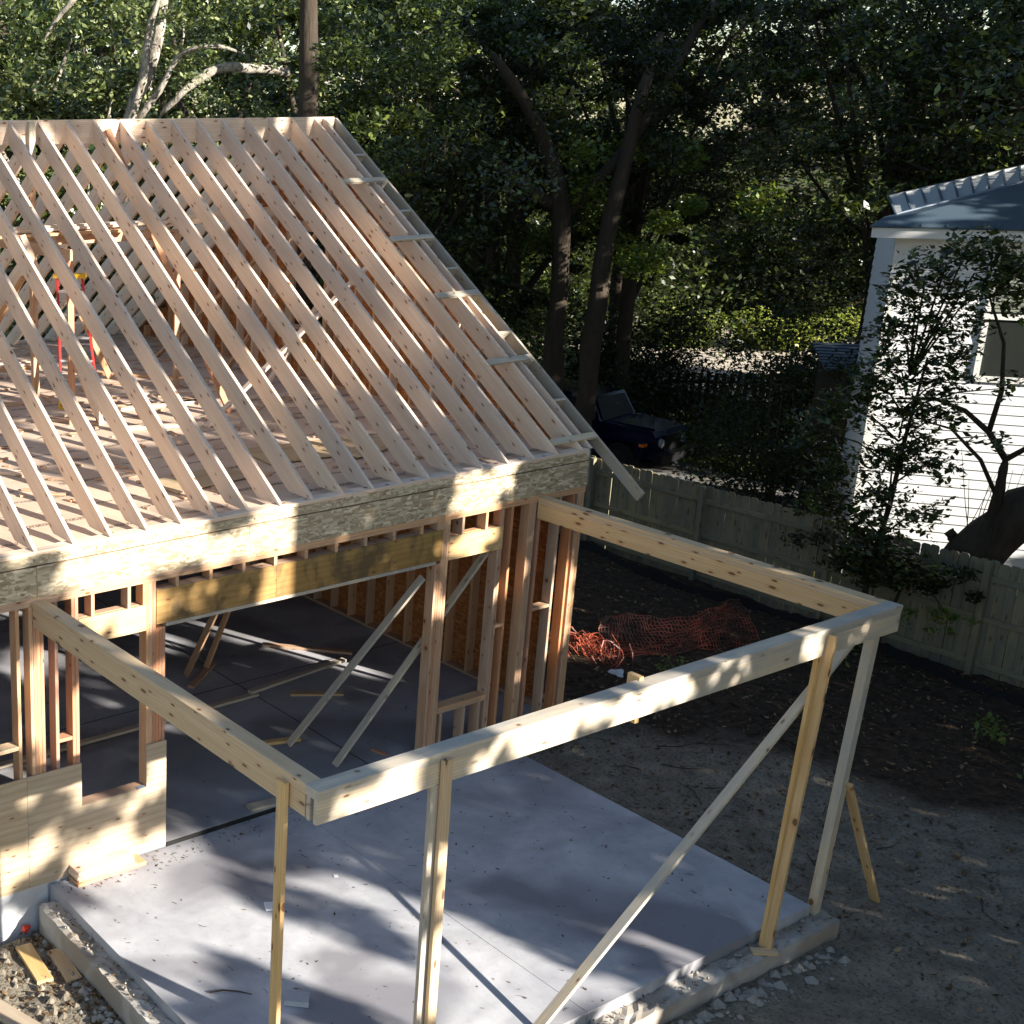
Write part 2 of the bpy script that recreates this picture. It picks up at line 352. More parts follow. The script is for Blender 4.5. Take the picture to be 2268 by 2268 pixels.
# porch slab in three bays with tooled joints
for i, (xa, xb) in enumerate(((-7.372, -4.322), (-4.316, -1.173))):
    slab('porch_slab', xa, xb, -4.119, .0, -.45, 0., 'slab')
slab('porch_slab_joint', -4.3215, -4.3165, -4.118, .0, -.45, -.006, 'silt')
slab('garage_slab', -12.0, .0, .005, 10.59, -.5, .05, 'slab_in')
for yj in (2.9, 6.2): slab('garage_slab_joint', -7.4, -.1, yj, yj+.008, .049, .0535, 'silt')
slab('garage_slab_joint', -3.0, -2.992, .1, 10.4, .049, .0545, 'silt')
slab('foundation_wall', -12.0, -7.40, -.012, .004, -.6, .035, 'found')
# rough footing ledge around the porch slab
def ledge(name, x0, x1, y0, y1, z1, n_long, along):
    V, F = [], []; nw = 4
    for i in range(n_long+1):
        for j in range(nw+1):
            t, q = i/n_long, j/nw
            x, y = (x0+(x1-x0)*t, y0+(y1-y0)*q) if along == 'x' else (x0+(x1-x0)*q, y0+(y1-y0)*t)
            e = .012 if 0 < j < nw else 0
            V.append((x+rnd.uniform(-e, e), y+rnd.uniform(-e, e), z1+rnd.uniform(-.018, .012)))
    top = len(V)
    for i in range(n_long):
        for j in range(nw):
            a_ = i*(nw+1)+j; f = (a_, a_+nw+1, a_+nw+2, a_+1); F.append(f if along == 'x' else f[::-1])
    ring = [i*(nw+1) for i in range(n_long+1)]+[n_long*(nw+1)+j for j in range(1, nw+1)]+[i*(nw+1)+nw for i in range(n_long-1, -1, -1)]+[j for j in range(nw-1, 0, -1)]
    for k in ring: V.append((V[k][0], V[k][1], -.6))
    for k in range(len(ring)):
        k2 = (k+1) % len(ring); F.append((ring[k], ring[k2], top+k2, top+k))
    return tag(mobj(name, V, F, 'foot'), kind='structure')
ledge('footing_ledge', -7.56, -7.375, -4.32, -.13, -.115, 60, 'y')
ledge('footing_ledge', -7.37, -.985, -4.32, -4.122, -.115, 80, 'x')

def strip(name, pts, mat):
    return tag(mobj(name, pts, [(0, 1, 2, 3)], mat), kind='structure')
def sheet(name, x0, x1, y0, y1, dz, mat, n=14, skew=0.):
    V = []; F = []
    for j in range(n+1):
        for i in range(n+1):
            x = x0+(x1-x0)*i/n+skew*(y0+(y1-y0)*j/n-y0); y = y0+(y1-y0)*j/n; V.append((x, y, gz(x, y)+dz))
    for j in range(n):
        for i in range(n): a_ = j*(n+1)+i; F.append((a_, a_+1, a_+n+2, a_+n+1))
    return tag(mobj(name, V, F, mat), kind='structure')
sheet('driveway', 12.6, 15.3, -8, 8.25, .06, 'drive'); sheet('driveway', 12.6, 15.3, 8.28, 22, .06, 'drive')
sheet('road', 24.5, 38, 6, 28, .09, 'road', 20, -.2)

# ---------------------------------------------------------------- the framed house
ZE, YR, ZR, ZRIM, ZF = 3.538, 5.294, 7.322, 3.077, 3.500
S = .4064; SL = (ZR-ZE)/YR; CO = 1/math.sqrt(1+SL*SL); DEP = .235; VD = DEP/CO; YB = 2*YR
H = thing('house_frame', (-4, 5.3, 0), 'two storey timber framed house with open rafters and no roof covering', 'house under construction')
# rim band, plates, top plates on the front wall
zgap = 3.395
x = 0.0; seams = [0, -1.22, -2.44-.05, -5.0, -7.44, -9.88, -12.0]
for a_, b_ in zip(seams[:-1], seams[1:]):
    o = box('osb_panel', b_+.004, a_-.001, 0, .012, ZRIM, zgap-.006, 'osb', H)
seams2 = [0, -1.9, -4.33, -6.8, -9.2, -12]
for a_, b_ in zip(seams2[:-1], seams2[1:]):
    box('osb_panel', b_+.004, a_-.001, 0, .012, zgap+.006, ZF+.0, 'osb', H)
box('rim_joist', -12, 0, .014, .052, ZRIM, zgap-.012, 'stud', H); box('rim_joist', -12, 0, .014, .052, zgap+.010, ZF-.022, 'stud', H)
box('rim_joist', -12, 0, YB-.05, YB-.012, ZRIM, ZF-.022, 'stud', H)
for a_, b_ in ((0, -3.66), (-3.663, -7.9), (-7.903, -12)):
    box('sill_plate', b_, a_, 0, .14, ZF, ZE, 'spruce', H)
    box('sill_plate', b_, a_, YB-.14, YB, ZF, ZE, 'spruce', H)
for z in (3.0, 3.0385):
    for a_, b_ in (((0, -4.9), (-4.903, -9.7), (-9.703, -12)) if z > 3.02 else ((0, -2.4), (-2.403, -7.2), (-7.203, -12))):
        box('top_plate', b_, a_, .002, .14, z, z+.0378, 'stud', H)
        box('top_plate', b_, a_, YB-.14, YB-.002, z, z+.0378, 'stud', H)
for yy in np.arange(.35, 10.5, S*1.0): pass
# floor joists (run front to back) and sub-floor sheets
k = 0
xj = -.06
while xj > -8.6:
    box('floor_joist', xj-.019, xj+.019, .055, YB-.055, ZRIM, ZF-.022, 'stud', H); xj -= S
yy = .002; row = 0
while yy < YB:
    y1 = min(yy+1.217, YB-.002); xx = 0.0-(1.22 if row % 2 else 0); first = True
    edges = [0.] + ([-1.22] if row % 2 else []); e = edges[-1]
    while e > -8.5: e -= 2.44; edges.append(max(e, -12))
    for a_, b_ in zip(edges[:-1], edges[1:]):
        mw = Matrix.Translation(((a_+b_)/2, (yy+y1)/2, ZF-.011))
        hx, hy = (a_-b_)/2-.0015, (y1-yy)/2
        vs, fs = bxvf(-hx, hx, -hy, hy, -.0105, .0105)
        mobj('subfloor_sheet', vs, fs, 'floor', H, mw=mw)
    yy += 1.22; row += 1

# rafters
def rafter_mesh(mat, foot=0.0, dep=DEP):
    # polygon in local X(slope) Z(normal)
    top0 = (0., ZE); topr = (YR-.019, ZE+SL*(YR-.019)); vd = dep/CO
    poly = [(0, ZE+.001), (vd/SL, ZE+.001), (YR-.019, topr[1]-vd), topr]
    c, s_ = CO, SL*CO
    pl = [((y)*c+(z-ZE)*s_, -(y)*s_+(z-ZE)*c) for y, z in poly]
    t = .019; vs = [(p, -t, q) for p, q in pl]+[(p, t, q) for p, q in pl]
    fs = [(0, 1, 2, 3), (7, 6, 5, 4), (0, 4, 5, 1), (1, 5, 6, 2), (2, 6, 7, 3), (3, 7, 4, 0)]
    return mesh('rafter', vs, fs, mat)
c, s_ = CO, SL*CO
RF = lambda x: Matrix(((0, 1, 0, x), (c, 0, -s_, 0), (s_, 0, c, ZE), (0, 0, 0, 1)))
RB = lambda x: Matrix(((0, -1, 0, x), (-c, 0, s_, YB), (s_, 0, c, ZE), (0, 0, 0, 1)))
rm = rafter_mesh('spruce'); rm2 = rafter_mesh('spruce_yellow')
for k in range(0, 27):
    xk = -.105-.019-S*k
    m_ = rm
    dz = -.04 if k == 0 else 0
    place(bpy.data.objects.new('rafter', m_), Matrix.Translation((rnd.uniform(-.006, .006), 0, dz*0)) @ RF(xk), H)
    place(bpy.data.objects.new('rafter', rm), Matrix.Translation((rnd.uniform(-.006, .006)-.0, 0, 0)) @ RB(xk-.045), H)
# outer gable rafter pair, ridge board
for MM in (RF, RB):
    place(bpy.data.objects.new('gable_rafter', rm), MM(.034), H)
for a_, b_ in ((.228, -4.35), (-4.353, -9.2), (-9.203, -12)):
    box('ridge_board', b_, a_, YR-.019, YR+.019, ZR-.30, ZR+.002, 'spruce', H)
# fly rafters with tails and lookouts
def rp(y, n=0.):      # point on the top plane, n below it
    return (y-n*-s_*1.0*0, ZE+SL*y)
def slope_pt(x, y, below=0.):
    return (x, y+below*s_, ZE+SL*y-below*c)
XFL = .25
board('fly_rafter', slope_pt(XFL+.019-.0, -.62, .07), slope_pt(XFL+.019, YR-.02, .07), .038, .14, 'weathered', H, (0, 0, 1))
p0 = slope_pt(XFL+.019, -.3, .07); p1 = slope_pt(XFL+.019, YR-.02, .07)
board('fly_rafter', (p0[0], YB-p0[1], p0[2]), (p1[0], YB-p1[1]+.0, p1[2]), .038, .14, 'weathered', H, (0, 0, 1))
for y in (4.124, 3.132, 2.231, 1.245, .148):
    o = board('lookout', slope_pt(-.5, y, .0), slope_pt(XFL, y, .0), .089, .038, 'pine_grey', H, (0, -s_, c))
    if y > 3: pass
for y in (4.622, 3.625, 2.662, 1.664, .684, 4.124, 3.132, 2.231, 1.245):
    board('blocking', slope_pt(.054, y-.03, .07), slope_pt(XFL, y-.03, .07), .038, .13, 'pine_grey', H, (0, -s_, c))
# gable wall: studs + sheathing with an opening
def roofz(y): return ZE+SL*(y if y < YR else YB-y)-VD-.03
WY0, WY1, WZ0, WZ1 = 4.93, 5.75, 4.28, 5.70
ystuds = list(np.arange(.55, 10.2, S))
box('sill_plate', -.14, -.001, .142, YB-.142, ZF, ZE, 'stud', H)
for y in ystuds:
    zt = roofz(y)
    if zt < ZE+.08: continue
    if WY0-.05 < y < WY1+.05:
        box('stud', -.14, -.002, y-.019, y+.019, ZE, WZ0-.04, 'stud', H)
        if zt > WZ1+.15: box('stud', -.14, -.002, y-.019, y+.019, WZ1+.14, zt, 'stud', H)
    else: box('stud', -.14, -.002, y-.019, y+.019, ZE, zt, 'spruce' if rnd.random() < .5 else 'stud', H)
for y in (WY0-.04, WY0-.08, WY1+.04, WY1+.08): box('stud', -.14, -.002, y-.019, y+.019, ZE, roofz(y), 'stud', H)
box('window_header', -.10, -.002, WY0-.1, WY1+.1, WZ1, WZ1+.14, 'stud', H)
box('window_sill', -.14, -.002, WY0-.1, WY1+.1, WZ0-.04, WZ0, 'stud', H)
def gable_panel(y0, y1, z0, z1):
    # clip rectangle to roof line
    ys_ = sorted({y0, y1, *([YR] if y0 < YR < y1 else [])})
    top = [(y, min(z1, ZE+SL*(y if y < YR else YB-y)-.16)) for y in ys_]
    # extra vertices where z1 crosses the roof
    ext = []
    for yc in ((z1-ZE+.16)/SL, YB-(z1-ZE+.16)/SL):
        if y0 < yc < y1 and z1 < ZR-.2: ext.append((yc, z1))
    top = sorted(set(top+ext))
    if max(t[1] for t in top) <= z0+.05: return
    yb0, yb1 = y0, y1
    lo = (z0-ZE+.16)/SL
    if lo > y0: yb0 = lo
    if YB-lo < y1: yb1 = YB-lo
    top = [t for t in top if yb0-1e-6 <= t[0] <= yb1+1e-6 and t[1] > z0+.002]
    if not top: return
    poly = [(yb0, z0)]+[t for t in top]+[(yb1, z0)]
    n = len(poly); vs = [(.0, a_, b_) for a_, b_ in poly]+[(.012, a_, b_) for a_, b_ in poly]
    fs = [tuple(range(n)), tuple(range(2*n-1, n-1, -1))]+[(i, n+i, n+(i+1) % n, (i+1) % n) for i in range(n)]
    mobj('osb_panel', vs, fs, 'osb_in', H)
ye = [0, 1.2, 2.42, 3.64, WY0, WY1, 6.97, 8.19, 9.4, YB]
for y0, y1 in zip(ye[:-1], ye[1:]):
    if y0 == WY0:
        gable_panel(y0+.002, y1-.002, ZRIM, WZ0-.002); gable_panel(y0+.002, y1-.002, WZ1, 7.4)
    else:
        gable_panel(y0+.002, y1-.002, ZRIM, 4.9-.002); gable_panel(y0+.002, y1-.002, 4.9, 7.4)
# lower gable-end wall (x=0) and back wall: studs + sheathing seen through the openings
for y in list(np.arange(.36, YB-.2, S)): box('stud', -.14, -.002, y-.019, y+.019, .088, 3.0, 'stud', H)
for z in (3.0, 3.0385): box('top_plate', -.14, -.002, .142, YB-.142, z, z+.0378, 'stud', H)
box('bottom_plate', -.14, -.002, .142, YB-.142, .05, .088, 'stud', H)
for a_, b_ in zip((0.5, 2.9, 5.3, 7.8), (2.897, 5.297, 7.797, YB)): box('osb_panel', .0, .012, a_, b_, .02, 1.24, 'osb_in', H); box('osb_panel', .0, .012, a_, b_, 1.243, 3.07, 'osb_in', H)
for xx in np.arange(-7.6, -.3, S): box('stud', xx-.019, xx+.019, YB-.14, YB-.002, .088, 3.0, 'stud', H)
box('bottom_plate', -12, -.142, YB-.14, YB-.002, .05, .088, 'stud', H)
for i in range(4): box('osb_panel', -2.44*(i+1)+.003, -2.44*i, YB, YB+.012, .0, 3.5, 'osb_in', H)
for a_, b_ in ((-8.40, -10.04), (-10.043, -11.99)): box('osb_panel', b_, a_, -.013, -.001, 1.26, 3.0, 'osb', H)  # unseen front panels, added to keep daylight out of the garage
for k in range(4): box('osb_panel', -12.012, -12.0, 2.65*k+.003, 2.65*k+2.647, .0, 3.5, 'osb_in', H)  # unseen end wall, added to keep the garage interior dark
slab('garage_slab_edge', -5.98, -2.44, -.008, .004, -.003, .048, 'silt')
# interior partition studs to the left of the garage
for y in np.arange(1.0, 9.8, S*1.5): box('stud', -7.95, -7.86, y-.019, y+.019, .088, 3.0, 'stud', H)
box('bottom_plate', -7.95, -7.86, .3, 10, .05, .088, 'stud', H)
# ---- front wall, lower storey
def fs_(x1, n=1, z0=.088, z1=3.0, mat=None, x0=None):
    for i in range(n):
        box('stud', x1-.038*(i+1)+.0006, x1-.038*i-.0006, .002+.002*(i % 2), .14, z0, z1, mat or ('stud_red' if rnd.random() < .45 else 'stud'), H)
fs_(-8.35); fs_(-7.95, 1)
fs_(-7.634, 1, mat='stud'); fs_(-7.38, 4, mat=None)
fs_(-7.227, 1); fs_(-7.002, 2)
fs_(-6.121, 3); fs_(-6.007, 3, .088, 2.50)
fs_(-2.19, 3, mat='stud'); fs_(-2.306, 2, .088, 2.50)
fs_(-1.341, 1); fs_(-1.380, 1, .088, 2.51); fs_(-1.191, 1)
fs_(-.823, 3, mat='stud'); fs_(-.73, 1, mat='stud_red'); fs_(-.399, 1); fs_(-.012, 3, mat='stud'); fs_(-.17, 1, mat='stud_red')
box('bottom_plate', -12, -6.007, .002, .14, .05, .0875, 'stud', H)
box('bottom_plate', -2.42, -.002, .002, .14, .05, .0875, 'stud', H)
# window header between king studs on the left, with cripples
box('header', -6.999, -6.236, .0, .038, 2.50, 2.772, 'spruce_yellow', H); box('header', -6.999, -6.236, .05, .138, 2.50, 2.772, 'stud', H)
for xx in (-6.84, -6.43, -6.255): box('cripple', xx-.019, xx+.019, .002, .14, 2.7725, 3.0, 'stud', H)
box('blocking', -7.34+.0-.0, -7.227-.038-.001+.0, .01, .13, 1.55, 1.588, 'stud_red', H) if False else None
box('blocking', -7.226, -7.079, .01, .13, 1.52, 1.558, 'stud_red', H)
# garage header, plywood faced
box('header', -6.118, -4.64, -.004, .02, 2.54, 2.902, 'plyhdr', H); box('header', -4.636, -2.304, -.004, .02, 2.54, 2.902, 'plyhdr', H)
box('header', -6.118, -2.304, .022, .138, 2.54, 2.902, 'stud', H)
box('header_plate', -6.006, -2.384, -.008, .14, 2.502, 2.539, 'pine_grey', H)
xx = -5.9
while xx > -6.2: break
for i in range(9): box('cripple', -2.62-S*i-.019, -2.62-S*i+.019, .002, .14, 2.9025, 3.0, 'stud', H)
box('cripple', -2.39, -2.305, .002, .14, 2.9025, 3.0, 'stud', H)
# right-hand window: header, cripples, sill, low cripples
box('header', -2.189, -1.345, .0, .038, 2.512, 2.79, 'spruce_yellow', H); box('header', -2.189, -1.42, .05, .138, 2.512, 2.79, 'stud', H)
for xx in (-1.99, -1.62): box('cripple', xx-.019, xx+.019, .002, .14, 2.7905, 3.0, 'stud', H)
box('cripple', -1.38, -1.345, .045, .14, 2.7905, 3.0, 'stud_red', H)
box('window_sill', -2.189, -1.42, -.002, .14, .632, .672, 'stud', H); box('window_sill', -2.189, -1.42, .002, .14, .592, .631, 'stud', H)
for xx in (-2.12, -1.75, -1.5): box('cripple', xx-.019, xx+.019, .002, .14, .088, .591, 'stud', H)
box('blocking', -1.340, -1.230, .01, .13, 1.51, 1.548, 'stud', H); box('blocking', -.729, -.438, .01, .13, 1.60, 1.638, 'stud', H)
# plywood sheathing at the lower left
def plypoly(pts, y0=-.014, y1=.0, mat='ply'):
    x0 = min(p[0] for p in pts); z0 = min(p[1] for p in pts)
    n = len(pts); vs = [(p[0]-x0, 0, p[1]-z0) for p in pts]+[(p[0]-x0, y1-y0, p[1]-z0) for p in pts]
    fs = [tuple(range(n-1, -1, -1)), tuple(range(n, 2*n))]+[(i, (i+1) % n, n+(i+1) % n, n+i) for i in range(n)]
    fs[2:] = [(i, (i+1) % n, n+(i+1) % n, n+i) for i in range(n)]
    mobj('plywood_panel', vs, fs, mat, H, mw=Matrix.Translation((x0, y0, z0)))
def plyL(o, pts): pass
plypoly([(-7.60, .03), (-5.995, .03), (-5.995, 1.25), (-6.235, 1.25), (-6.235, .775), (-6.995, .775), (-6.995, 1.255), (-7.60, 1.255)])
plypoly([(-10.04, .03), (-7.604, .03), (-7.604, 1.255), (-10.04, 1.255)])
for a_, b_ in ((-6.995, -7.60), (-7.604, -10.0)): box('plywood_panel', b_, a_, -.016, -.0145, 1.19, 1.256, 'stud', H) if False else None
box('window_sill', -6.998, -6.236, .002, .14, .74, .778, 'stud', H)
box('window_sill', -9.4, -7.674, -.002, .14, 1.56, 1.60, 'spruce_yellow', H)
box('flashing', -6.34, -6.24, -.02, .03, .779, .784, 'metal_flash', H)
box('flashing', .013, .018, -.004, .006, ZRIM, ZE-.02, 'metal_flash', H)
# garage braces
def b2(p0, p1, mat='pine_grey', t=.038, h=.089, name='brace', parent=None, upv=(1, 0, 0)):
    return board(name, p0, p1, t, h, mat, parent or H, upv)
b2((-3.51, 1.10, .07), (-2.50, .07, 2.35), 'pine_grey', upv=(0, 1, 0)); b2((-3.36, .42, .05), (-1.25, .16, 2.62), 'pine_grey', upv=(0, 1, 0))
b2((-3.44, 3.46, .07), (-3.9, 1.3, 2.95), 'stud', upv=(0, 1, 0)); b2((-3.08, 3.51, .07), (-1.9, 3.4, 2.9), 'stud', upv=(0, 1, 0))
b2((-4.8, 9.5, .07), (-2.9, 9.6, 2.9), 'stud', upv=(0, 1, 0)); b2((-2.2, 8.8, .07), (-.2, 8.8, 2.9), 'stud', upv=(0, 1, 0)); b2((-1.3, 5.4, .07), (-.16, 5.4, 2.5), 'stud', upv=(0, 1, 0))

# ---- second floor props, braces and plank scaffold
b2((-4.17, 6.35, ZF), (-4.17, 6.35, 6.7), 'stud', .089, .089, 'ridge_post'); 
b2((-4.72, 5.25, 6.6), (-4.72, 5.25, ZR-.02), 'pine_grey', .089, .089, 'ridge_post')
b2((-2.42, 4.0, ZF), (-3.62, 5.2, 7.20), 'stud_red'); b2((-3.63, 4.27, ZF), (-4.5, 5.15, 5.85), 'stud'); b2((-4.26, 4.29, ZF), (-4.9, 5.2, 5.9), 'spruce')
b2((-3.2, 3.44, ZF), (-.16, 3.58, 5.62), 'spruce', upv=(0, 1, 0)); b2((-.56, 6.68, ZF), (-.2, 5.02, 5.72), 'stud'); b2((-1.5, 4.6, ZF), (-.2, 4.5, 5.2), 'spruce', upv=(0, 1, 0))
b2((-2.6, 6.9, ZF), (-3.9, 6.35, 5.6), 'stud'); b2((-4.9, 7.4, ZF), (-4.3, 6.4, 5.2), 'stud'); b2((-1.0, 8.1, ZF), (-.2, 5.9, 5.6), 'stud')
SC = thing('plank_scaffold', (-3.2, 5.9, ZF), 'timber scaffold of planks on upright posts under the rafters', 'scaffold')
for p in ((-4.59, 4.5), (-2.1, 5.83)): b2((p[0], p[1], ZF), (p[0], p[1], 5.72), 'stud_red' if p[0] < -3 else 'stud', .038, .089, 'post', SC)
for p in ((-4.59, 6.4), (-4.59, 4.5)): pass
b2((-4.62, 4.4, 5.70), (-4.62, 6.5, 5.70), 'stud', .038, .14, 'ledger', SC, (0, 0, 1))
b2((-4.3, 6.2, 5.72), (-2.0, 5.95, 5.72), 'stud', .038, .14, 'ledger', SC, (0, 0, 1))
for i, (y, z, xa, xb) in enumerate(((5.95, 5.80, -7.2, -2.9), (6.1, 5.80, -7.6, -3.1), (6.26, 5.80, -6.9, -2.6), (6.05, 5.842, -5.1, -1.2), (6.2, 5.842, -7.5, -2.2), (6.12, 5.884, -4.7, -1.7))):
    b2((xa, y, z+.02), (xb, y-.06, z+.02+(.04 if xb > -1.5 else 0)), 'spruce' if i % 2 else 'stud', .14, .038, 'plank', SC, (0, 0, 1))
b2((-2.2, 5.95, 5.90), (-.15, 6.0, 5.97), 'spruce', .038, .14, 'ledger', SC, (0, 0, 1))

# step ladder
LD = thing('step_ladder', (-3.9, 5.5, ZF), 'red fibreglass step ladder with yellow feet on the upper floor', 'ladder')
A1, A2, T1, T2 = Vector((-4.25, 5.40, ZF+.03)), Vector((-3.83, 5.09, ZF+.03)), Vector((-4.0, 5.95, 5.22)), Vector((-3.72, 5.75, 5.22))
B1, B2 = Vector((-3.55, 6.75, ZF+.03)), Vector((-3.10, 6.42, ZF+.03))
for p, q in ((A1, T1), (A2, T2)): board('rail', p, q, .028, .08, 'red', LD, (T1-A1).cross(A2-A1))
for p, q in ((B1, T1), (B2, T2)): board('rail', p, q, .025, .05, 'red', LD, (T1-B1).cross(B2-B1))
for p in (A1, A2, B1, B2): board('foot', p-Vector((0, 0, .03)), p+Vector((0, 0, .08)), .04, .1, 'yellow', LD, (A2-A1))
for i in range(1, 6):
    t = i/5.6; p, q = A1.lerp(T1, t), A2.lerp(T2, t); board('step', p, q, .08, .03, 'alu', LD)
for i in range(1, 5):
    t = i/5.; p, q = B1.lerp(T1, t), B2.lerp(T2, t); board('back_bar', p, q, .025, .02, 'alu', LD)
board('top_cap', T1+(T1-T2)*.15+Vector((0, 0, .03)), T2+(T2-T1)*.15+Vector((0, 0, .03)), .14, .06, 'yellow', LD)

# ---- porch frame
P = thing('porch_frame', (-4.1, -2.1, 0), 'open porch frame of pine beams on props in front of the house', 'porch frame')
XL, XR, YF, ZP, ZB = -7.497, -.673, -4.219, 3.056, 2.796
def beam(x0, x1, y0, y1, mats, ax):
    W = .14
    if ax == 'y':
        box('top_plate', x0, x0+W, y0, y1, ZP-.038, ZP, mats[0], P); box('top_plate', x0+.004, x0+W-.004, y0, y1, ZP-.076, ZP-.0385, mats[1], P)
        box('beam', x0+.008, x0+.046, y0, y1, ZB, ZP-.0765, mats[2], P); box('beam', x0+.086, x0+.124, y0, y1, ZB, ZP-.0765, mats[2], P)
    else:
        box('top_plate', x0, x1, y0, y0+W, ZP-.038, ZP+.0, mats[0], P); box('top_plate', x0+.003, x1-.003, y0+.004, y0+W-.004, ZP-.076, ZP-.0385, mats[1], P)
        box('beam', x0+.004, x1-.004, y0+.008, y0+.046, ZB, ZP-.0765, mats[2], P); box('beam', x0+.004, x1-.004, y0+.086, y0+.124, ZB, ZP-.0765, mats[2], P)
beam(XL, 0, YF+.1405, -.001, ('pine', 'pine', 'pine'), 'y')
beam(XR-.14, 0, YF+.1405, -.001, ('pine', 'pine', 'pine'), 'y')
beam(XL, XR, YF, 0, ('pine_grey', 'pine_grey', 'pine_grey'), 'x')
def prop(p0, p1, mat='pine', t=.038, h=.089, name='post', upv=(0, 1, 0)): return board(name, p0, p1, t, h, mat, P, upv)
prop((-7.516, -3.865, -.10), (-7.516, -3.865, 2.985), 'pine', .038, .089); prop((-7.47, -3.80, -.10), (-7.47, -3.80, 2.795), 'pine_grey')
prop((-6.30, -4.238, -.10), (-6.34, -4.240, 3.005), 'pine', upv=(1, 0, 0)); prop((-6.37, -4.19, -.10), (-6.40, -4.19, 2.795), 'pine_grey', upv=(1, 0, 0))
prop((-2.03, -4.25, -.11), (-1.775, -4.24, 3.0), 'pine', .089, .038, upv=(1, 0, 0)); prop((-1.985, -4.20, -.11), (-1.80, -4.18, 2.795), 'pine', .038, .14, upv=(1, 0, 0))
prop((-4.86, -4.06, .02), (-1.12, -4.075, 2.79), 'pine_grey', .038, .089, 'brace')
prop((-1.08, -4.1, -.12), (-.87, -4.1, 2.795), 'pine_grey', .089, .089, upv=(1, 0, 0)); prop((-1.0, -4.16, .5), (-.90, -4.16, 1.9), 'pine', .038, .089, upv=(1, 0, 0)) if False else None
prop((-.02, -4.16, -.42), (-.96, -4.155, 1.28), 'pine', .038, .089, 'brace', (0, 1, 0))
prop((-4.12, -4.05, 2.68), (-4.12, -4.05, 3.085), 'pine', .05, .12, 'block', (0, 1, 0))
board('foot_board', (-2.2, -4.21, -.095), (-2.01, -4.34, -.095), .09, .03, 'pine', P)

# ---------------------------------------------------------------- loose boards and site debris
def loose(name, p0, p1, wd, th, mat, label, cat='board', group=None, upv=(0, 0, 1)):
    """flat-lying board"""
    o = board(name, p0, p1, wd, th, mat, None, upv); return tag(o, label, cat, group)
g = 'boards stacked by the plywood wall'
loose('board', (-7.16, .0-.12, .02), (-6.35, -.10, .02), .19, .038, 'stud', 'bottom board of the small stack against the plywood wall', group=g)
loose('board', (-7.14, -.10, .059), (-6.47, -.12, .059), .19, .038, 'stud', 'second board from the bottom of the small stack', group=g)
loose('board', (-7.17, -.12, .098), (-6.50, -.11, .098), .19, .038, 'spruce', 'third board up in the stack on the slab corner', group=g)
loose('board', (-7.15, -.11, .137), (-6.50, -.10, .137), .185, .038, 'spruce', 'topmost board of the small stack, knotty and pale', group=g)
g = 'short boards lying in the dirt'
loose('board', (-7.83, -.30, -.385), (-7.90, -.90, -.38), .16, .038, 'pine', 'pale pine offcut in the dirt, left one of the pair', group=g)
loose('board', (-7.60, -.53, -.375), (-7.66, -1.04, -.375), .15, .038, 'pine', 'orange pine offcut in the dirt beside the footing', group=g)
loose('board', (-4.83, .10, .07), (-4.25, .05, .07), .13, .038, 'weathered', 'green tinted board at the garage slab edge')
loose('board', (-8.55, -.75, -.38), (-8.28, -1.6, -.37), .2, .03, 'ply', 'plywood strip lying at the lower left in the sand')
loose('board', (-7.3, 2.36, .09), (-3.0, 2.44, .09), .09, .038, 'pine_grey', 'long grey board lying across the garage floor')
loose('board', (-3.1, 2.46, .13), (-1.35, 2.66, .13), .09, .038, 'pine_grey', 'second long board overlapping at the right on the garage floor')
loose('board', (-3.75, 1.28, .07), (-3.3, 1.16, .07), .09, .038, 'pine', 'short board under the foot of the garage brace')
loose('board', (-3.6, 3.1, .07), (-2.9, 3.6, .07), .09, .038, 'stud', 'short board crossing under the two leaning braces in the garage')
loose('board', (-1.9, 3.8, .07), (-1.0, 2.9, .07), .09, .038, 'stud', 'brown board on the dark garage floor beside the right wall')
loose('board', (-2.6, 2.25, .07), (-2.0, 1.9, .07), .1, .03, 'pine', 'pale cut-off lying in front of the long garage board')
loose('wood_offcut', (-2.72, .50, .06), (-2.66, .30, .06), .05, .02, 'stud_red', 'small red-brown wood chip near the garage post', 'wood chip')
g = 'boards lying on the upper floor'
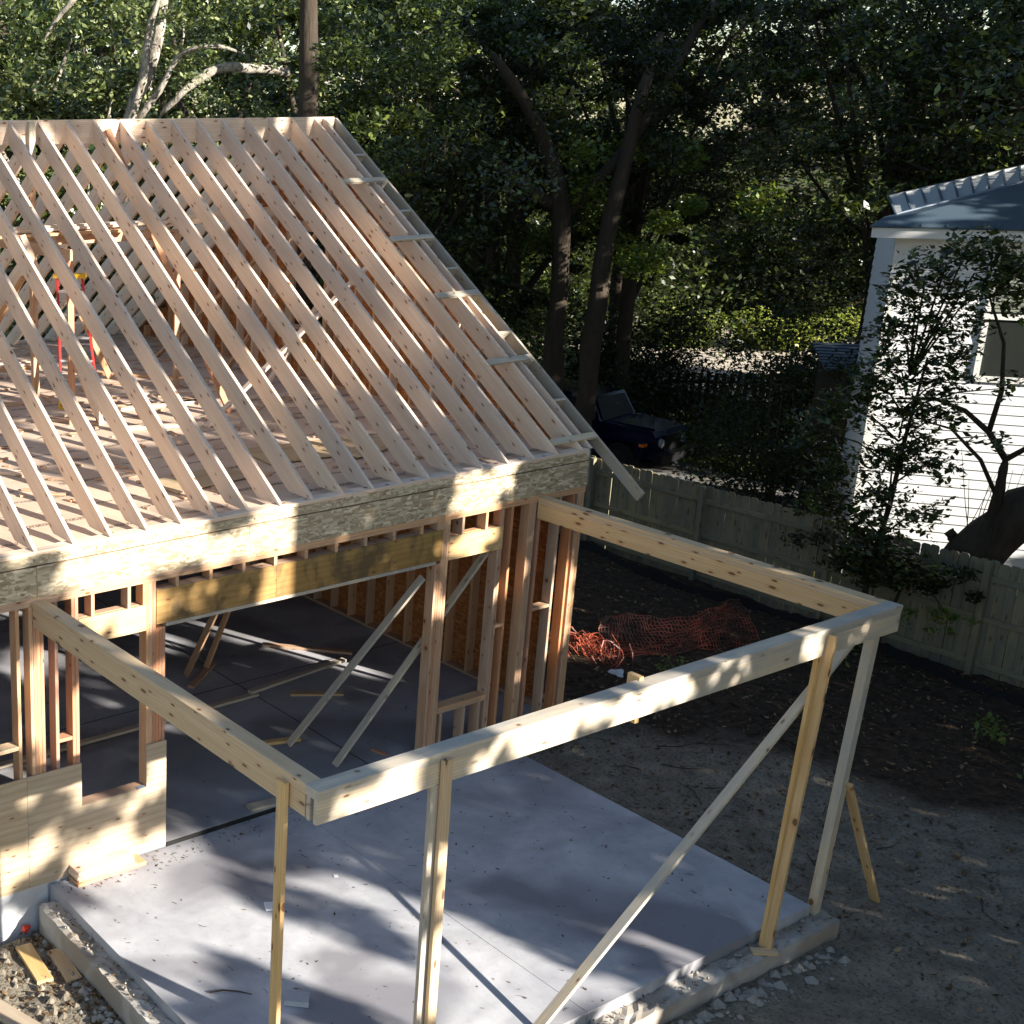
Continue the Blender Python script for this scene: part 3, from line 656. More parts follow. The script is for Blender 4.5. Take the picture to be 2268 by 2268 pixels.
for i, (p0, p1, m_, lb) in enumerate((
    ((-6.5, 2.85, ZF+.02), (-5.85, 2.05, ZF+.02), 'spruce', 'pale board on the upper floor nearest the lower left'),
    ((-6.6, 5.2, ZF+.02), (-2.2, 4.75, ZF+.02), 'spruce', 'long board across the upper floor behind the ladder feet'),
    ((-4.9, 5.1, ZF+.02), (-4.3, 4.3, ZF+.02), 'stud', 'orange board running to the foot of the scaffold post'),
    ((-3.0, 4.9, ZF+.02), (.0-.4, 4.3, ZF+.02), 'spruce', 'board on the upper floor crossing towards the gable wall'),
    ((-4.2, 3.9, ZF+.02), (-2.7, 3.4, ZF+.02), 'spruce', 'board lying below the long diagonal brace'),
    ((-6.4, 8.9, ZF+.02), (-2.6, 8.7, ZF+.02), 'spruce', 'board along the back of the upper floor'),
    ((-6.2, 8.4, ZF+.02), (-2.9, 8.3, ZF+.02), 'stud', 'stacked board low on the pile at the back of the upper floor'),
    ((-6.3, 8.4, ZF+.06), (-3.2, 8.35, ZF+.06), 'spruce', 'top board of the pile at the back of the upper floor'),
    ((-2.6, 7.3, ZF+.02), (-1.6, 6.2, ZF+.02), 'stud', 'dark board angled on the upper floor near the gable studs'),
    ((-6.6, 6.3, ZF+.02), (-4.4, 5.9, ZF+.02), 'stud', 'board beside the base of the ridge post'),
    ((-3.3, 5.7, ZF+.02), (-1.6, 5.3, ZF+.02), 'spruce', 'board lying between the ladder and scaffold post'),
    ((-1.7, 3.9, ZF+.02), (-.5, 3.75, ZF+.02), 'spruce', 'short board under the braces by the gable wall'))):
    loose('board', p0, p1, .12, .038, m_, lb, group=g)
g = 'plywood sheets on the upper floor'
def plysheet(cx, cy, ang, w_, l_, lb, z=ZF+.02, m_='ply'):
    d_ = Vector((math.cos(ang), math.sin(ang), 0))*l_/2; c_ = Vector((cx, cy, z))
    loose('plywood_offcut', c_-d_, c_+d_, w_, .012, m_, lb, 'plywood sheet', g)
plysheet(-4.7, 1.35, .12, .55, 1.1, 'plywood offcut on the floor near the middle rafters')
plysheet(-2.8, 1.75, -.12, .75, 1.6, 'large plywood sheet on the floor near the eave')
plysheet(-2.2, 1.50, .25, .5, 1.0, 'smaller plywood sheet overlapping the large one', ZF+.035)
rg = random.Random(11)
V, F = [], []
for i in range(260):
    x, y = rg.uniform(-6.8, -.3), rg.uniform(.6, 9.5); a_ = rg.uniform(0, 3.14); L = rg.uniform(.02, .12); wd = rg.uniform(.01, .03)
    dx, dy = math.cos(a_)*L, math.sin(a_)*L; ex, ey = -math.sin(a_)*wd, math.cos(a_)*wd; o_ = len(V); z = ZF+.004
    V += [(x-dx-ex, y-dy-ey, z), (x+dx-ex, y+dy-ey, z), (x+dx+ex, y+dy+ey, z), (x-dx+ex, y-dy+ey, z)]
    V += [(q[0], q[1], z+.018) for q in V[-4:]]; F += [tuple(o_+k for k in f) for f in ((4, 5, 6, 7), (0, 1, 5, 4), (1, 2, 6, 5), (2, 3, 7, 6), (3, 0, 4, 7))]
tag(mobj('wood_scraps', V, F, 'stud'), 'small wood scraps scattered over the upper floor', 'wood scraps', kind='stuff')

def lump(name, c_, r_, mat, label, cat, seed=0, sq=.7, parent=None):
    rg_ = random.Random(seed); import bmesh
    bm = bmesh.new(); bmesh.ops.create_icosphere(bm, subdivisions=2, radius=1)
    for v in bm.verts:
        k_ = rg_.uniform(.6, 1.25); v.co = Vector((v.co.x*r_*k_, v.co.y*r_*k_, v.co.z*r_*sq*k_))
    me = bpy.data.meshes.new(name); bm.to_mesh(me); bm.free(); me.materials.append(M[mat])
    o = place(bpy.data.objects.new(name, me), Matrix.Translation(c_), parent); return tag(o, label, cat) if label else o
lump('crumpled_paper', (-7.44, -1.70, -.36), .10, 'paper', 'crumpled white paper beside the footing at the bottom left', 'litter', 3)
lump('crumpled_paper', (2.4, 1.09, -.36), .13, 'paper', 'crumpled white sack beside the orange netting', 'litter', 5)
lump('red_cup', (-7.70, .0-.09, -.36), .035, 'redcup', 'crushed red plastic cup by the white foundation', 'litter', 8, 1.2)
lump('red_scrap', (-7.65, -.06, -.37), .03, 'redcup', 'small red scrap to the right of the crushed cup', 'litter', 9, .5)
loose('white_card', (-5.76, -1.44, .012), (-5.64, -1.50, .012), .13, .02, 'paper', 'small white card lying on the porch slab', 'card')
loose('wood_block', (-6.46, -2.66, .03), (-6.30, -2.80, .03), .16, .05, 'slab', 'pale flat block on the slab behind the front left post', 'block')
loose('paper_scrap', (-4.83, -1.35, .004), (-4.79, -1.37, .004), .05, .003, 'paper', 'tiny white paper square on the porch slab joint', 'paper')
# rubble
V, F = [], []
def rock(c_, r_, rg_):
    o_ = len(V); base_ = [(1, 0, 0), (-1, 0, 0), (0, 1, 0), (0, -1, 0), (0, 0, 1), (0, 0, -1), (.7, .7, .2), (-.7, .6, .3), (.6, -.7, .25), (-.7, -.6, .2)]
    import bmesh
    bm = bmesh.new()
    for b_ in base_: bm.verts.new([c_[i]+b_[i]*r_*rg_.uniform(.6, 1.3) for i in range(3)])
    bmesh.ops.convex_hull(bm, input=bm.verts); bm.verts.ensure_lookup_table(); bm.verts.index_update()
    V.extend([tuple(v.co) for v in bm.verts]); F.extend([tuple(o_+v.index for v in f.verts) for f in bm.faces]); bm.free()
rg = random.Random(21)
for i in range(150):
    t = rg.random(); y = -.3-t*3.6; x = -7.60-abs(rg.gauss(0, .09)); rock((x, y, gz(x, y)+.01), rg.uniform(.012, .05), rg)
for i in range(260):
    x = rg.uniform(-5.2, -1.2); y = -4.36-abs(rg.gauss(0, .12)); rock((x, y, gz(x, y)), .01+.06*rg.random()**2.5, rg)
for i in range(60):
    y = rg.uniform(-4, -.2); x = -7.47+rg.uniform(-.07, .07); rock((x, y, -.10), rg.uniform(.008, .025), rg)
for i in range(70):
    x = rg.uniform(-7.3, -1.1); y = -4.2+rg.uniform(-.08, .06); rock((x, y, -.10), rg.uniform(.008, .025), rg)
tag(mobj('rubble', V, F, 'stone'), 'broken concrete rubble along the footing of the porch slab', 'rubble', kind='stuff')
# clods of sand at the lower left
V, F = [], []
for i in range(420):
    x = rg.uniform(-9.3, -7.6); y = rg.uniform(-3.5, -.1); rock((x, y, gz(x, y)), rg.uniform(.015, .05), rg)
for i in range(1100):
    x = rg.uniform(-.9, 4.5); y = rg.uniform(-5.5, 2.2); rock((x, y, gz(x, y)), rg.uniform(.008, .05)*rg.random()**.5, rg)
tag(mobj('dirt_clods', V, F, 'ground'), 'clods of sand and dirt around the slab', 'dirt', kind='stuff')
# leaf litter and twigs
rgn_ = np.random.default_rng(5)
def scatter(n, x0, x1, y0, y1, zf, dens=None):
    out = []
    while len(out) < n:
        x, y = rgn_.uniform(x0, x1), rgn_.uniform(y0, y1)
        if dens and rgn_.random() > dens(x, y): continue
        out.append((x, y, zf(x, y)))
    return np.array(out)
C = np.vstack([scatter(6500, .2, 8., -8, 6, lambda x, y: gz(x, y)+.02, lambda x, y: sm(-.5, 3.5, x+y*.4)), scatter(1500, -9, -7.55, -3.5, 0, lambda x, y: gz(x, y)+.015, lambda x, y: .25+.75*sm(-7.9, -7.6, x)),
               scatter(1500, -1., 2.5, -7, 1, lambda x, y: gz(x, y)+.015), scatter(6000, 8.5, 24, -4, 26, lambda x, y: gz(x, y)+.08)])
tag(leaves('leaf_litter', C, .055, 'leaf_dry', None, 2, 2.0), 'brown fallen leaves covering the yard ground', 'leaf litter', kind='stuff')
C = np.vstack([scatter(330, -7.3, -1.2, -4.1, -.05, lambda x, y: .006), scatter(260, -7.3, -1.5, -.35, -.02, lambda x, y: .007, lambda x, y: 1-sm(-5.9, -2., x)*.5), scatter(350, -7.2, -.3, .1, 5, lambda x, y: .058),
               scatter(160, -7.55, -7.38, -4.2, -.2, lambda x, y: -.09), scatter(160, -7.3, -1, -4.3, -4.13, lambda x, y: -.09)])
tag(leaves('slab_leaves', C, .032, 'leaf_dry', None, 3, 4.0, .35), 'tiny dry leaves dotted over the concrete slabs', 'leaf litter', kind='stuff')
V, F = [], []
for i in range(46):
    x, y = rg.uniform(-7.2, -1.3), rg.uniform(-4.0, -.1); a_ = rg.uniform(0, 6.3); L = rg.uniform(.015, .05)
    p = [(x+math.cos(a_+k*.25)*L*k, y+math.sin(a_+k*.25)*L*k, .007) for k in range(3)]
    v_, f_ = tube(p, [.0025, .002, .001], 4); o_ = len(V); V += v_; F += [tuple(o_+k for k in f) for f in f_]
for i in range(90):
    x, y = rg.uniform(0, 6.5), rg.uniform(-6, 2); a_ = rg.uniform(0, 6.3); L = rg.uniform(.06, .3)
    p = [(x+math.cos(a_+k*.2)*L*k, y+math.sin(a_+k*.2)*L*k, 0) for k in range(3)]; p = [(q[0], q[1], gz(q[0], q[1])+.03) for q in p]
    v_, f_ = tube(p, [.008, .006, .003], 4); o_ = len(V); V += v_; F += [tuple(o_+k for k in f) for f in f_]
tag(mobj('twigs', V, F, 'bark'), 'small broken twigs on the slab and the dirt', 'twigs', kind='stuff')
v_, f_ = tube([(-6.97, -2.25, .012), (-6.85, -2.29, .016), (-6.74, -2.37, .012), (-6.66, -2.46, .01)], [.010, .008, .007, .004], 5)
tag(mobj('stick', v_, f_, 'bark'), 'curved stick lying on the slab left of the front post', 'stick')

# ---------------------------------------------------------------- orange safety netting
V, F = [], []
def ribbon(pts, wd, nrm_=(0, 0, 1)):
    n_ = Vector(nrm_)
    for p, q in zip(pts[:-1], pts[1:]):
        p, q = Vector(p), Vector(q); d_ = (q-p); s__ = d_.cross(n_)
        if s__.length < 1e-6: continue
        s__ = s__.normalized()*wd/2; o_ = len(V); h_ = n_*.002
        V.extend([p-s__, q-s__, q+s__, p+s__, p-s__+h_, q-s__+h_, q+s__+h_, p+s__+h_]); F.extend([tuple(o_+k for k in f) for f in ((4, 5, 6, 7), (3, 2, 1, 0), (0, 1, 5, 4), (2, 3, 7, 6))])
TL, TR_, BR, BL = Vector((3.2, 2.15, -.06)), Vector((6.1, 1.72, -.10)), Vector((5.85, 1.15, -.62)), Vector((2.75, 1.5, -.44))
def net(u_, v_):
    p = TL.lerp(TR_, u_).lerp(BL.lerp(BR, u_), v_); p.z += .05*math.sin(u_*9+v_*2)*(1-v_)-.10*math.sin(u_*math.pi)*(1-v_)+.03*math.sin(v_*7+u_*5); p.y += .08*math.sin(u_*7+v_*3); p.x += .04*math.sin(v_*6+u_*11)
    p += Vector((math.sin(u_*41+v_*13), math.sin(u_*29-v_*17), math.sin(u_*37+v_*23)))*.018; p.z = max(p.z, gz(p.x, p.y)+.02); return p
nn = (0.15, -.8, .6)
for i in range(47): ribbon([net(i/46, k/14) for k in range(15)], .026, nn)
for j in range(15): ribbon([net(k/46, j/14) for k in range(47)], .016, nn)
for i in range(34):
    a_ = rg.uniform(0, 6.3); cx_, cy_ = 2.62+rg.gauss(0, .10), 1.72+rg.gauss(0, .22); pts = []
    for k in range(12):
        pts.append((cx_+.17*math.cos(a_+k*.6)+rg.gauss(0, .02), cy_+.25*math.sin(a_+k*.6)+rg.gauss(0, .02), -.28+.2*math.sin(a_*2+k*.7)+rg.gauss(0, .02)))
    ribbon(pts, .014, (rg.gauss(0, 1), rg.gauss(0, 1), 1))
tag(mobj('safety_netting', V, F, 'netting'), 'orange plastic safety netting slumped in the yard beside the house', 'netting')

# ---------------------------------------------------------------- board fence
FZ = -.92; FH = 1.83
FN = thing('board_fence', (8.1, 2, FZ), 'long weathered wooden privacy fence behind the yard', 'fence')
fx = lambda y: 8.16-.012*y+.0*y
def picket_mesh(H_, W_, t, mat):
    e = .025; sec = [(-W_/2, 0), (W_/2, 0), (W_/2, H_-e), (W_/2-e, H_), (-W_/2+e, H_), (-W_/2, H_-e)]
    # local X up, so grain follows the picket
    vs = [(z, -t/2, x_) for x_, z in sec]+[(z, t/2, x_) for x_, z in sec]
    fs = [tuple(range(6)), tuple(range(11, 5, -1))]+[(i, 6+i, 6+(i+1) % 6, (i+1) % 6) for i in range(6)]
    return mesh('picket', vs, fs, mat)
pm = [picket_mesh(FH+d_, .138, .016, 'fence') for d_ in (0, -.015, .012)]
y = -9.
i = 0
while y < 16:
    gap = .004 if rnd.random() < .8 else rnd.uniform(.01, .03)
    tilt = rnd.uniform(-.006, .006)
    mw = Matrix(((0, 1, 0, fx(y)), (tilt, 0, 1, y), (1, 0, -tilt, FZ+.0), (0, 0, 0, 1)))
    place(bpy.data.objects.new('picket', pm[i % 3]), mw, FN); y += .138+gap; i += 1
ypost = [1.6+2.42*k for k in range(-4, 6)]
for yp in ypost:
    o = box('post', fx(yp)-.135, fx(yp)-.047, yp-.044, yp+.044, FZ-.1, FZ+FH+.0, 'fence', FN)
for z_ in (.20, .92, 1.56):
    for a_, b_ in zip(ypost[:-1], ypost[1:]):
        board('rail', (fx(a_)-.028-.0, a_+.046, FZ+z_), (fx(b_)-.028, b_-.046, FZ+z_), .034, .089, 'fence', FN)
# lit leaf on the fence top & silt fabric
V, F = [], []
pts = [(7.6+.25*math.sin(k*.5), -6+k*.45, 0) for k in range(32)]
for k, p in enumerate(pts):
    z = gz(p[0], p[1]); V += [(p[0], p[1], z-.02), (p[0]+.05, p[1], z+.14+.05*math.sin(k*1.7)), (p[0]+.07, p[1], z-.02)]
for k in range(len(pts)-1):
    for a_, b_ in ((0, 1), (1, 2)): F.append((k*3+a_, (k+1)*3+a_, (k+1)*3+b_, k*3+b_))
tag(mobj('silt_barrier', V, F, 'silt'), 'low black silt fabric barrier along the fence foot', 'silt barrier')

# distant dark picket fence
PF = thing('picket_fence', (23.2, 12.5, -1), 'dark gappy picket fence in front of the pale road', 'fence')
pa, pb = Vector((20.6, 14.3, -1.1)), Vector((26.6, 9.9, -1.1)); dd = (pb-pa); n_ = int(dd.length/.21)
pmd = picket_mesh(1.12, .115, .02, 'fence_dark'); dn = dd.normalized()
for k in range(n_+1):
    p = pa.lerp(pb, k/n_); mw = Matrix(((0, -dn.y, dn.x, p.x), (0, dn.x, dn.y, p.y), (1, 0, 0, p.z), (0, 0, 0, 1)))
    place(bpy.data.objects.new('picket', pmd), mw, PF)
for z_ in (.25, .85): board('rail', pa+Vector((.03, .03, z_)), pb+Vector((.03, .03, z_)), .04, .09, 'fence_dark', PF)

# ---------------------------------------------------------------- neighbour's house
NH = thing('neighbour_house', (13, 3, -1), 'white house with lap siding and metal roof beyond the fence', 'house')
NC = Vector((10.77, 2.85, 0)); U = Vector((.6, -.8, 0)); N_ = Vector((-.8, -.6, 0)); SW = Vector((.8, .6, 0))
def hp(u_, n__=0., z=0.): return NC+U*u_+N_*n__+Vector((0, 0, z))
# siding courses on the front wall
z = -1.1; WIN = (1.55, 3.5, 2.95, 5.0); i = 0
def course(u0, u1, z, org, du, dn, name='siding_board'):
    e = .17
    vs = []
    for u_ in (u0, u1):
        for n__, zz in ((0., z), (.022, z), (.004, z+e), (0., z+e)):
            p = org+du*u_+dn*n__; vs.append((p.x, p.y, zz))
    fs = [(0, 1, 2, 3), (7, 6, 5, 4), (1, 5, 6, 2), (0, 4, 5, 1), (2, 6, 7, 3), (0, 3, 7, 4)]
    mobj(name, vs, fs, 'siding', NH)
while z < 5.25:
    if WIN[2]-.12 < z+.085 < WIN[3]+.05:
        course(.1, WIN[0]-.08, z, NC, U, N_); course(WIN[1]+.08, 9, z, NC, U, N_)
    else: course(.1, 9, z, NC, U, N_)
    course(.1, 2.6, z, NC, SW, Vector((-.6, .8, 0))); z += .17
vs = [hp(0, -.02, -1.2), hp(9, -.02, -1.2), hp(9, -.02, 5.3), hp(0, -.02, 5.3)]
b_ = SW*2.65
mobj('wall', [*(v for v in vs), *(v+b_ for v in vs)], [(0, 1, 2, 3), (7, 6, 5, 4), (0, 4, 5, 1), (1, 5, 6, 2), (3, 2, 6, 7), (0, 3, 7, 4)], 'white', NH)
def hbox(name, u0, u1, n0, n1, z0, z1, mat, parent=None):
    vs = [hp(u_, n__, zz) for zz in (z0, z1) for u_, n__ in ((u0, n0), (u1, n0), (u1, n1), (u0, n1))]
    return mobj(name, vs, [(0, 1, 2, 3), (7, 6, 5, 4), (0, 4, 5, 1), (1, 5, 6, 2), (2, 6, 7, 3), (3, 7, 4, 0)], mat, parent or NH)
hbox('corner_board', -.03, .1, -.02, .03, -1.1, 5.28, 'white'); 
vs_ = bxvf(0, .12, 0, .03, 0, 6.3)
mobj('corner_board', [NC+SW*(a__-.02)+Vector((-.6, .8, 0))*(b__) + Vector((0, 0, -1.05+c__)) for a__, b__, c__ in vs_[0]], vs_[1], 'white', NH)
hbox('fascia', -.45, 9.2, .32, .36, 5.27, 5.46, 'white'); hbox('soffit', -.42, 9.2, .0, .318, 5.285, 5.30, 'white')
hbox('frieze_board', .1, 9, .0, .03, 5.08, 5.28, 'white')
wf = hbox('window', WIN[0], WIN[1], -.005, .012, WIN[2], WIN[3], 'glass')
for (u0, u1, z0, z1) in ((WIN[0]-.09, WIN[0], WIN[2]-.1, WIN[3]+.1), (WIN[1], WIN[1]+.09, WIN[2]-.1, WIN[3]+.1), (WIN[0], WIN[1], WIN[3], WIN[3]+.1), (WIN[0], WIN[1], WIN[2]-.1, WIN[2]), (WIN[0], WIN[1], 3.93, 4.02)):
    hbox('window_frame', u0, u1, .0, .045, z0, z1, 'white', wf)
for k in range(15): hbox('slat', WIN[0]+.03, WIN[1]-.03, .013, .022, 4.06+k*.061, 4.06+k*.061+.044, 'blind', wf)
# roof planes
def quadslab(name, pts, t, mat, parent=NH):
    pts = [Vector(p) for p in pts]; nn_ = (pts[1]-pts[0]).cross(pts[3]-pts[0]).normalized()*t
    vs = pts+[p-nn_ for p in pts]; n = len(pts)
    fs = [tuple(range(n)), tuple(range(2*n-1, n-1, -1))]+[(i, n+i, n+(i+1) % n, (i+1) % n) for i in range(n)]
    return mobj(name, vs, fs, mat, parent)
E0, E1 = hp(-.5, .4, 5.47), hp(9.3, .4, 5.47)
K0, K1 = Vector((10.98, 3.08, 5.58)), Vector((10.98, 3.08, 5.58))+(Vector((12.98, 2.08, 6.12))-Vector((10.98, 3.08, 5.58)))*4
dark = quadslab('roof_slope', [E0, E1, K1, K0+Vector((-.15, .1, 0))], .03, 'roof_blue_shade')  # lower slope, tree shade put into its darker colour
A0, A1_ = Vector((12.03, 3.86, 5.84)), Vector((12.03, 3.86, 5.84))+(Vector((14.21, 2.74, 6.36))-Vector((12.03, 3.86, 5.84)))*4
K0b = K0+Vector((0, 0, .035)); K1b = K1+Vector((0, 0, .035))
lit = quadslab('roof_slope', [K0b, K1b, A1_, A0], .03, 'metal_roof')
for k in range(34):
    t = k/33; p, q = K0b.lerp(K1b, t), A0.lerp(A1_, t)
    board('roof_seam', p+Vector((0, 0, .012)), q+Vector((0, 0, .012)), .03, .03, 'roof_blue_shade', lit)
for k in range(1, 26):
    t = k/26; p, q = E0.lerp(E1, t), K0.lerp(K1, t); board('roof_seam', p+Vector((0, 0, .012)), q+Vector((0, 0, .0)), .025, .025, 'roof_blue_shade', dark)
board('roof_trim', K0b+Vector((-.02, -.02, .01)), K1b+Vector((-.02, -.02, .01)), .05, .03, 'metal_flash', NH); board('ridge_cap', A0, A1_, .08, .04, 'metal_roof', NH)
# back slope so the roof closes
quadslab('roof_slope', [A0, A1_, A1_+Vector((2.9, 1.7, -.9)), A0+Vector((1.6, .55, -.6))], .03, 'roof_blue_shade')
# low shed roof left of the house
SH = thing('garden_shed', (13.9, 5.5, -1), 'small shed with ribbed blue metal roof beside the white house', 'shed')
q0, q1, q2, q3 = [Vector(p) for p in ((13.6, 5.5, 2.25), (14.3, 4.7, 2.25), (15.2, 5.6, 2.55), (14.5, 6.4, 2.55))]
quadslab('roof_slope', [q0, q1, q2, q3], .04, 'roof_blue_shade', SH)
for k in range(9):
    p, q = q0.lerp(q3, k/8), q1.lerp(q2, k/8); board('roof_rib', p+Vector((0, 0, .02)), q+Vector((0, 0, .02)), .05, .03, 'metal_flash', SH)
mobj('wall', *bxvf(14.0, 14.8, 5.2, 5.9, -1.1, 2.28), 'fence_dark', SH)

# ---------------------------------------------------------------- parked car
CAR = thing('parked_car', (14.0, 10.4, -1), 'dark blue off-road car parked on the driveway behind the fence', 'car')
CT = Matrix.Translation((13.85, 11.3, -.98)) @ Matrix.Rotation(R(-90+7), 4, 'Z')   # local +x = front
def car(name, vs, fs, mat, parent=CAR, smooth=False): return mobj(name, [CT @ Vector(v) for v in vs], fs, mat, parent, smooth)
def loft(profile, yw, name, mat, parent=CAR):
    """profile list of (x, z, halfwidth) closed side outline"""
    n = len(profile); vs = [(x_, -w_, z_) for x_, z_, w_ in profile]+[(x_, w_, z_) for x_, z_, w_ in profile]
    fs = [tuple(range(n)), tuple(range(2*n-1, n-1, -1))]+[(i, n+i, n+(i+1) % n, (i+1) % n) for i in range(n)]
    return car(name, vs, fs, mat, parent)
body = loft([(2.0, .45, .62), (2.08, .75, .66), (2.05, 1.02, .68), (1.95, 1.13, .68), (.75, 1.2, .76), (.6, 1.17, .80), (-1.95, 1.17, .80), (-2.05, .95, .80), (-2.05, .42, .78)], .8, 'body', 'carpaint')
loft([(.62, 1.17, .76), (.30, 1.72, .66), (-1.9, 1.75, .66), (-2.02, 1.17, .76)], .7, 'cabin', 'carpaint')
car('windscreen', [(.635, -.66, 1.20), (.635, .66, 1.20), (.365, .58, 1.66), (.365, -.58, 1.66)], [(0, 1, 2, 3)], 'black')
for sgn in (-1, 1):
    for x0, x1 in ((.28, -.55), (-.65, -1.3), (-1.38, -1.88)):
        car('side_window', [(x0+(.0 if x0 < .2 else .12), sgn*.768, 1.24), (x1, sgn*.768, 1.24), (x1, sgn*.70, 1.64), (x0-(0 if x0 < .2 else .06), sgn*.70, 1.64)], [(0, 1, 2, 3)], 'black')
    for xc in (1.28, -1.25):
        # flat-topped flared mudguard
        pr = [(xc+.62, .55), (xc+.60, .86), (xc+.42, .98), (xc-.42, .98), (xc-.62, .80), (xc-.66, .55), (xc-.5, .55), (xc-.4, .84), (xc+.36, .86), (xc+.48, .55)]
        n = len(pr); vs = [(a__, sgn*.66, b__) for a__, b__ in pr]+[(a__, sgn*.93, b__) for a__, b__ in pr]
        car('mudguard', vs, [tuple(range(n)), tuple(range(2*n-1, n-1, -1))]+[(i, (i+1) % n, n+(i+1) % n, n+i) for i in range(n)], 'carpaint')
        v_, f_ = tube([(xc, sgn*.64, .40), (xc, sgn*.88, .40)], [.40, .40], 20); wh = car('wheel', v_, f_, 'tyre')
        v_, f_ = tube([(xc, sgn*.80, .40), (xc, sgn*.895, .40)], [.23, .21], 14); car('rim', v_, f_, 'chrome', wh)
    v_, f_ = tube([(2.02, sgn*.46, .86), (2.10, sgn*.46, .86)], [.11, .10], 14); car('headlight', v_, f_, 'lens')
    car('indicator', *bxvf(1.80, 1.92, min(sgn*.78, sgn*.945), max(sgn*.78, sgn*.945), .80, .87), 'amber')
    car('mirror', *bxvf(.42, .52, min(sgn*.80, sgn*.98), max(sgn*.80, sgn*.98), 1.2, 1.4), 'black')
car('front_bumper', *bxvf(2.12, 2.34, -.82, .82, .46, .66), 'black'); car('grille', *bxvf(2.06, 2.10, -.34, .34, .66, 1.04), 'black'); car('rear_bumper', *bxvf(-2.25, -2.08, -.8, .8, .42, .62), 'black')
v_, f_ = tube([(-2.08, 0, 1.0), (-2.30, 0, 1.0)], [.38, .38], 18); car('spare_wheel', v_, f_, 'tyre')
car('hood_edge', *bxvf(.75, 1.95, -.60, -.58, 1.14, 1.205), 'carpaint')

_tube = tube
def tube(pts, rads, n=8, cap=True, sub=3): return _tube(pts, rads, n, cap, sub if max(rads) > .05 else 0)
# ---------------------------------------------------------------- vegetation
def clump_pts(rg_, centres, radii, n, flat=.7):
    k_ = len(centres); idx = rg_.integers(0, k_, n); d_ = rg_.normal(size=(n, 3)); d_ /= np.linalg.norm(d_, axis=1)[:, None]
    rr = rg_.random(n)**.5; off = d_*(radii[idx]*rr)[:, None]; off[:, 2] *= flat
    return centres[idx]+off
def tree(name, label, cat, base, h, cr, n_clump, n_leaf, leaf_s, mat, group=None, trunk_r=.25, crown_lo=.35, seed=0, bark='bark', lean=(0, 0), cl_r=(.5, 1.1), upb=.5, trunk_top=.6, zsq=1., flat=.7):
    rg_ = np.random.default_rng(seed); b_ = Vector(base); t_ = thing(name, base, label, cat, group)
    zc = (crown_lo+1)/2*h; hz = (1-crown_lo)/2*h
    d_ = rg_.normal(size=(n_clump, 3)); d_ /= np.linalg.norm(d_, axis=1)[:, None]; rr = rg_.random(n_clump)**.45
    cen = d_*rr[:, None]*np.array([cr, cr, hz*zsq]); cen[:, 2] += zc
    cen += np.array([b_.x+lean[0], b_.y+lean[1], b_.z]); rad = rg_.uniform(cl_r[0], cl_r[1], n_clump)
    P_ = clump_pts(rg_, cen, rad, n_leaf, flat); leaves('crown', P_, leaf_s, mat, t_, seed+1, upb)
    top = b_+Vector((lean[0], lean[1], h*trunk_top)); mid = b_.lerp(top, .5)+Vector((rg_.normal()*.2, rg_.normal()*.2, 0))
    parts = [tube([b_-Vector((0, 0, .3)), b_+Vector((0, 0, .4)), mid, top], [trunk_r*1.35, trunk_r, trunk_r*.8, trunk_r*.45], 9)]
    mobj('trunk', *merge(parts), bark, t_, True); parts = []
    for k in range(min(12, n_clump)):
        c_ = Vector(cen[k]); s0 = mid.lerp(top, rg_.uniform(-.3, .95)); m_ = s0.lerp(c_, .5)+Vector((0, 0, rg_.uniform(-.3, .3)))
        parts.append(tube([s0, m_, c_], [trunk_r*.38, trunk_r*.24, trunk_r*.08], 6, False))
    mobj('limbs', *merge(parts), bark, t_, True); return t_

def az(a_deg, dist, z=0.):
    return (CX+dist*math.sin(R(a_deg)), CY+dist*math.cos(R(a_deg)), z)
kinds = [('broad oak', 'leaf_oak'), ('glossy-leaved tree', 'leaf_gloss')]
G = 'trees in the wood behind the house'
spec = [  # azimuth, distance, height, crown radius, mat, trunk radius, label
    (24.5, 30, 13, 4.2, 'leaf_gloss', .22, 'pale trunked tree at the far left behind the ridge'),
    (28.5, 27, 11, 3.4, 'leaf_gloss', .2, 'sunlit tree with glossy leaves left of the dark trunk'),
    (33.5, 31, 14, 4.5, 'leaf_gloss', .25, 'broad sunlit tree right above the middle of the ridge'),
    (38.5, 30, 13, 4.0, 'leaf_oak', .25, 'dark crowned oak above the right half of the ridge'),
    (42.5, 33, 13, 4.2, 'leaf_oak', .25, 'oak behind the peak end of the ridge board'),
    (45.5, 38, 14, 4.6, 'leaf_oak', .28, 'oak standing further back right of the ridge end'),
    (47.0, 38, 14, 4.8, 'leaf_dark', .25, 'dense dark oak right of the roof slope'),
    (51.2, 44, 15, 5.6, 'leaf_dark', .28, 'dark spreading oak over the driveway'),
    (60.2, 38, 15, 5.0, 'leaf_oak', .28, 'big oak behind the white house roof'),
    (63.5, 34, 15, 4.8, 'leaf_oak', .28, 'oak at the far right above the metal roof'),
    (68, 35, 15, 5., 'leaf_oak', .28, 'oak just outside the right edge'),
]
for i, (a_, d_, h_, cr, m_, tr, lb) in enumerate(spec):
    lo = .14 if a_ < 50 else .22
    tree('oak_tree', lb, 'tree', az(a_, d_, -1), h_, cr, 120, 27000, .125, m_, G, tr, lo, 100+i, 'bark_pale' if i in (0, 1) else 'bark', cl_r=(.28, .95), flat=.5)
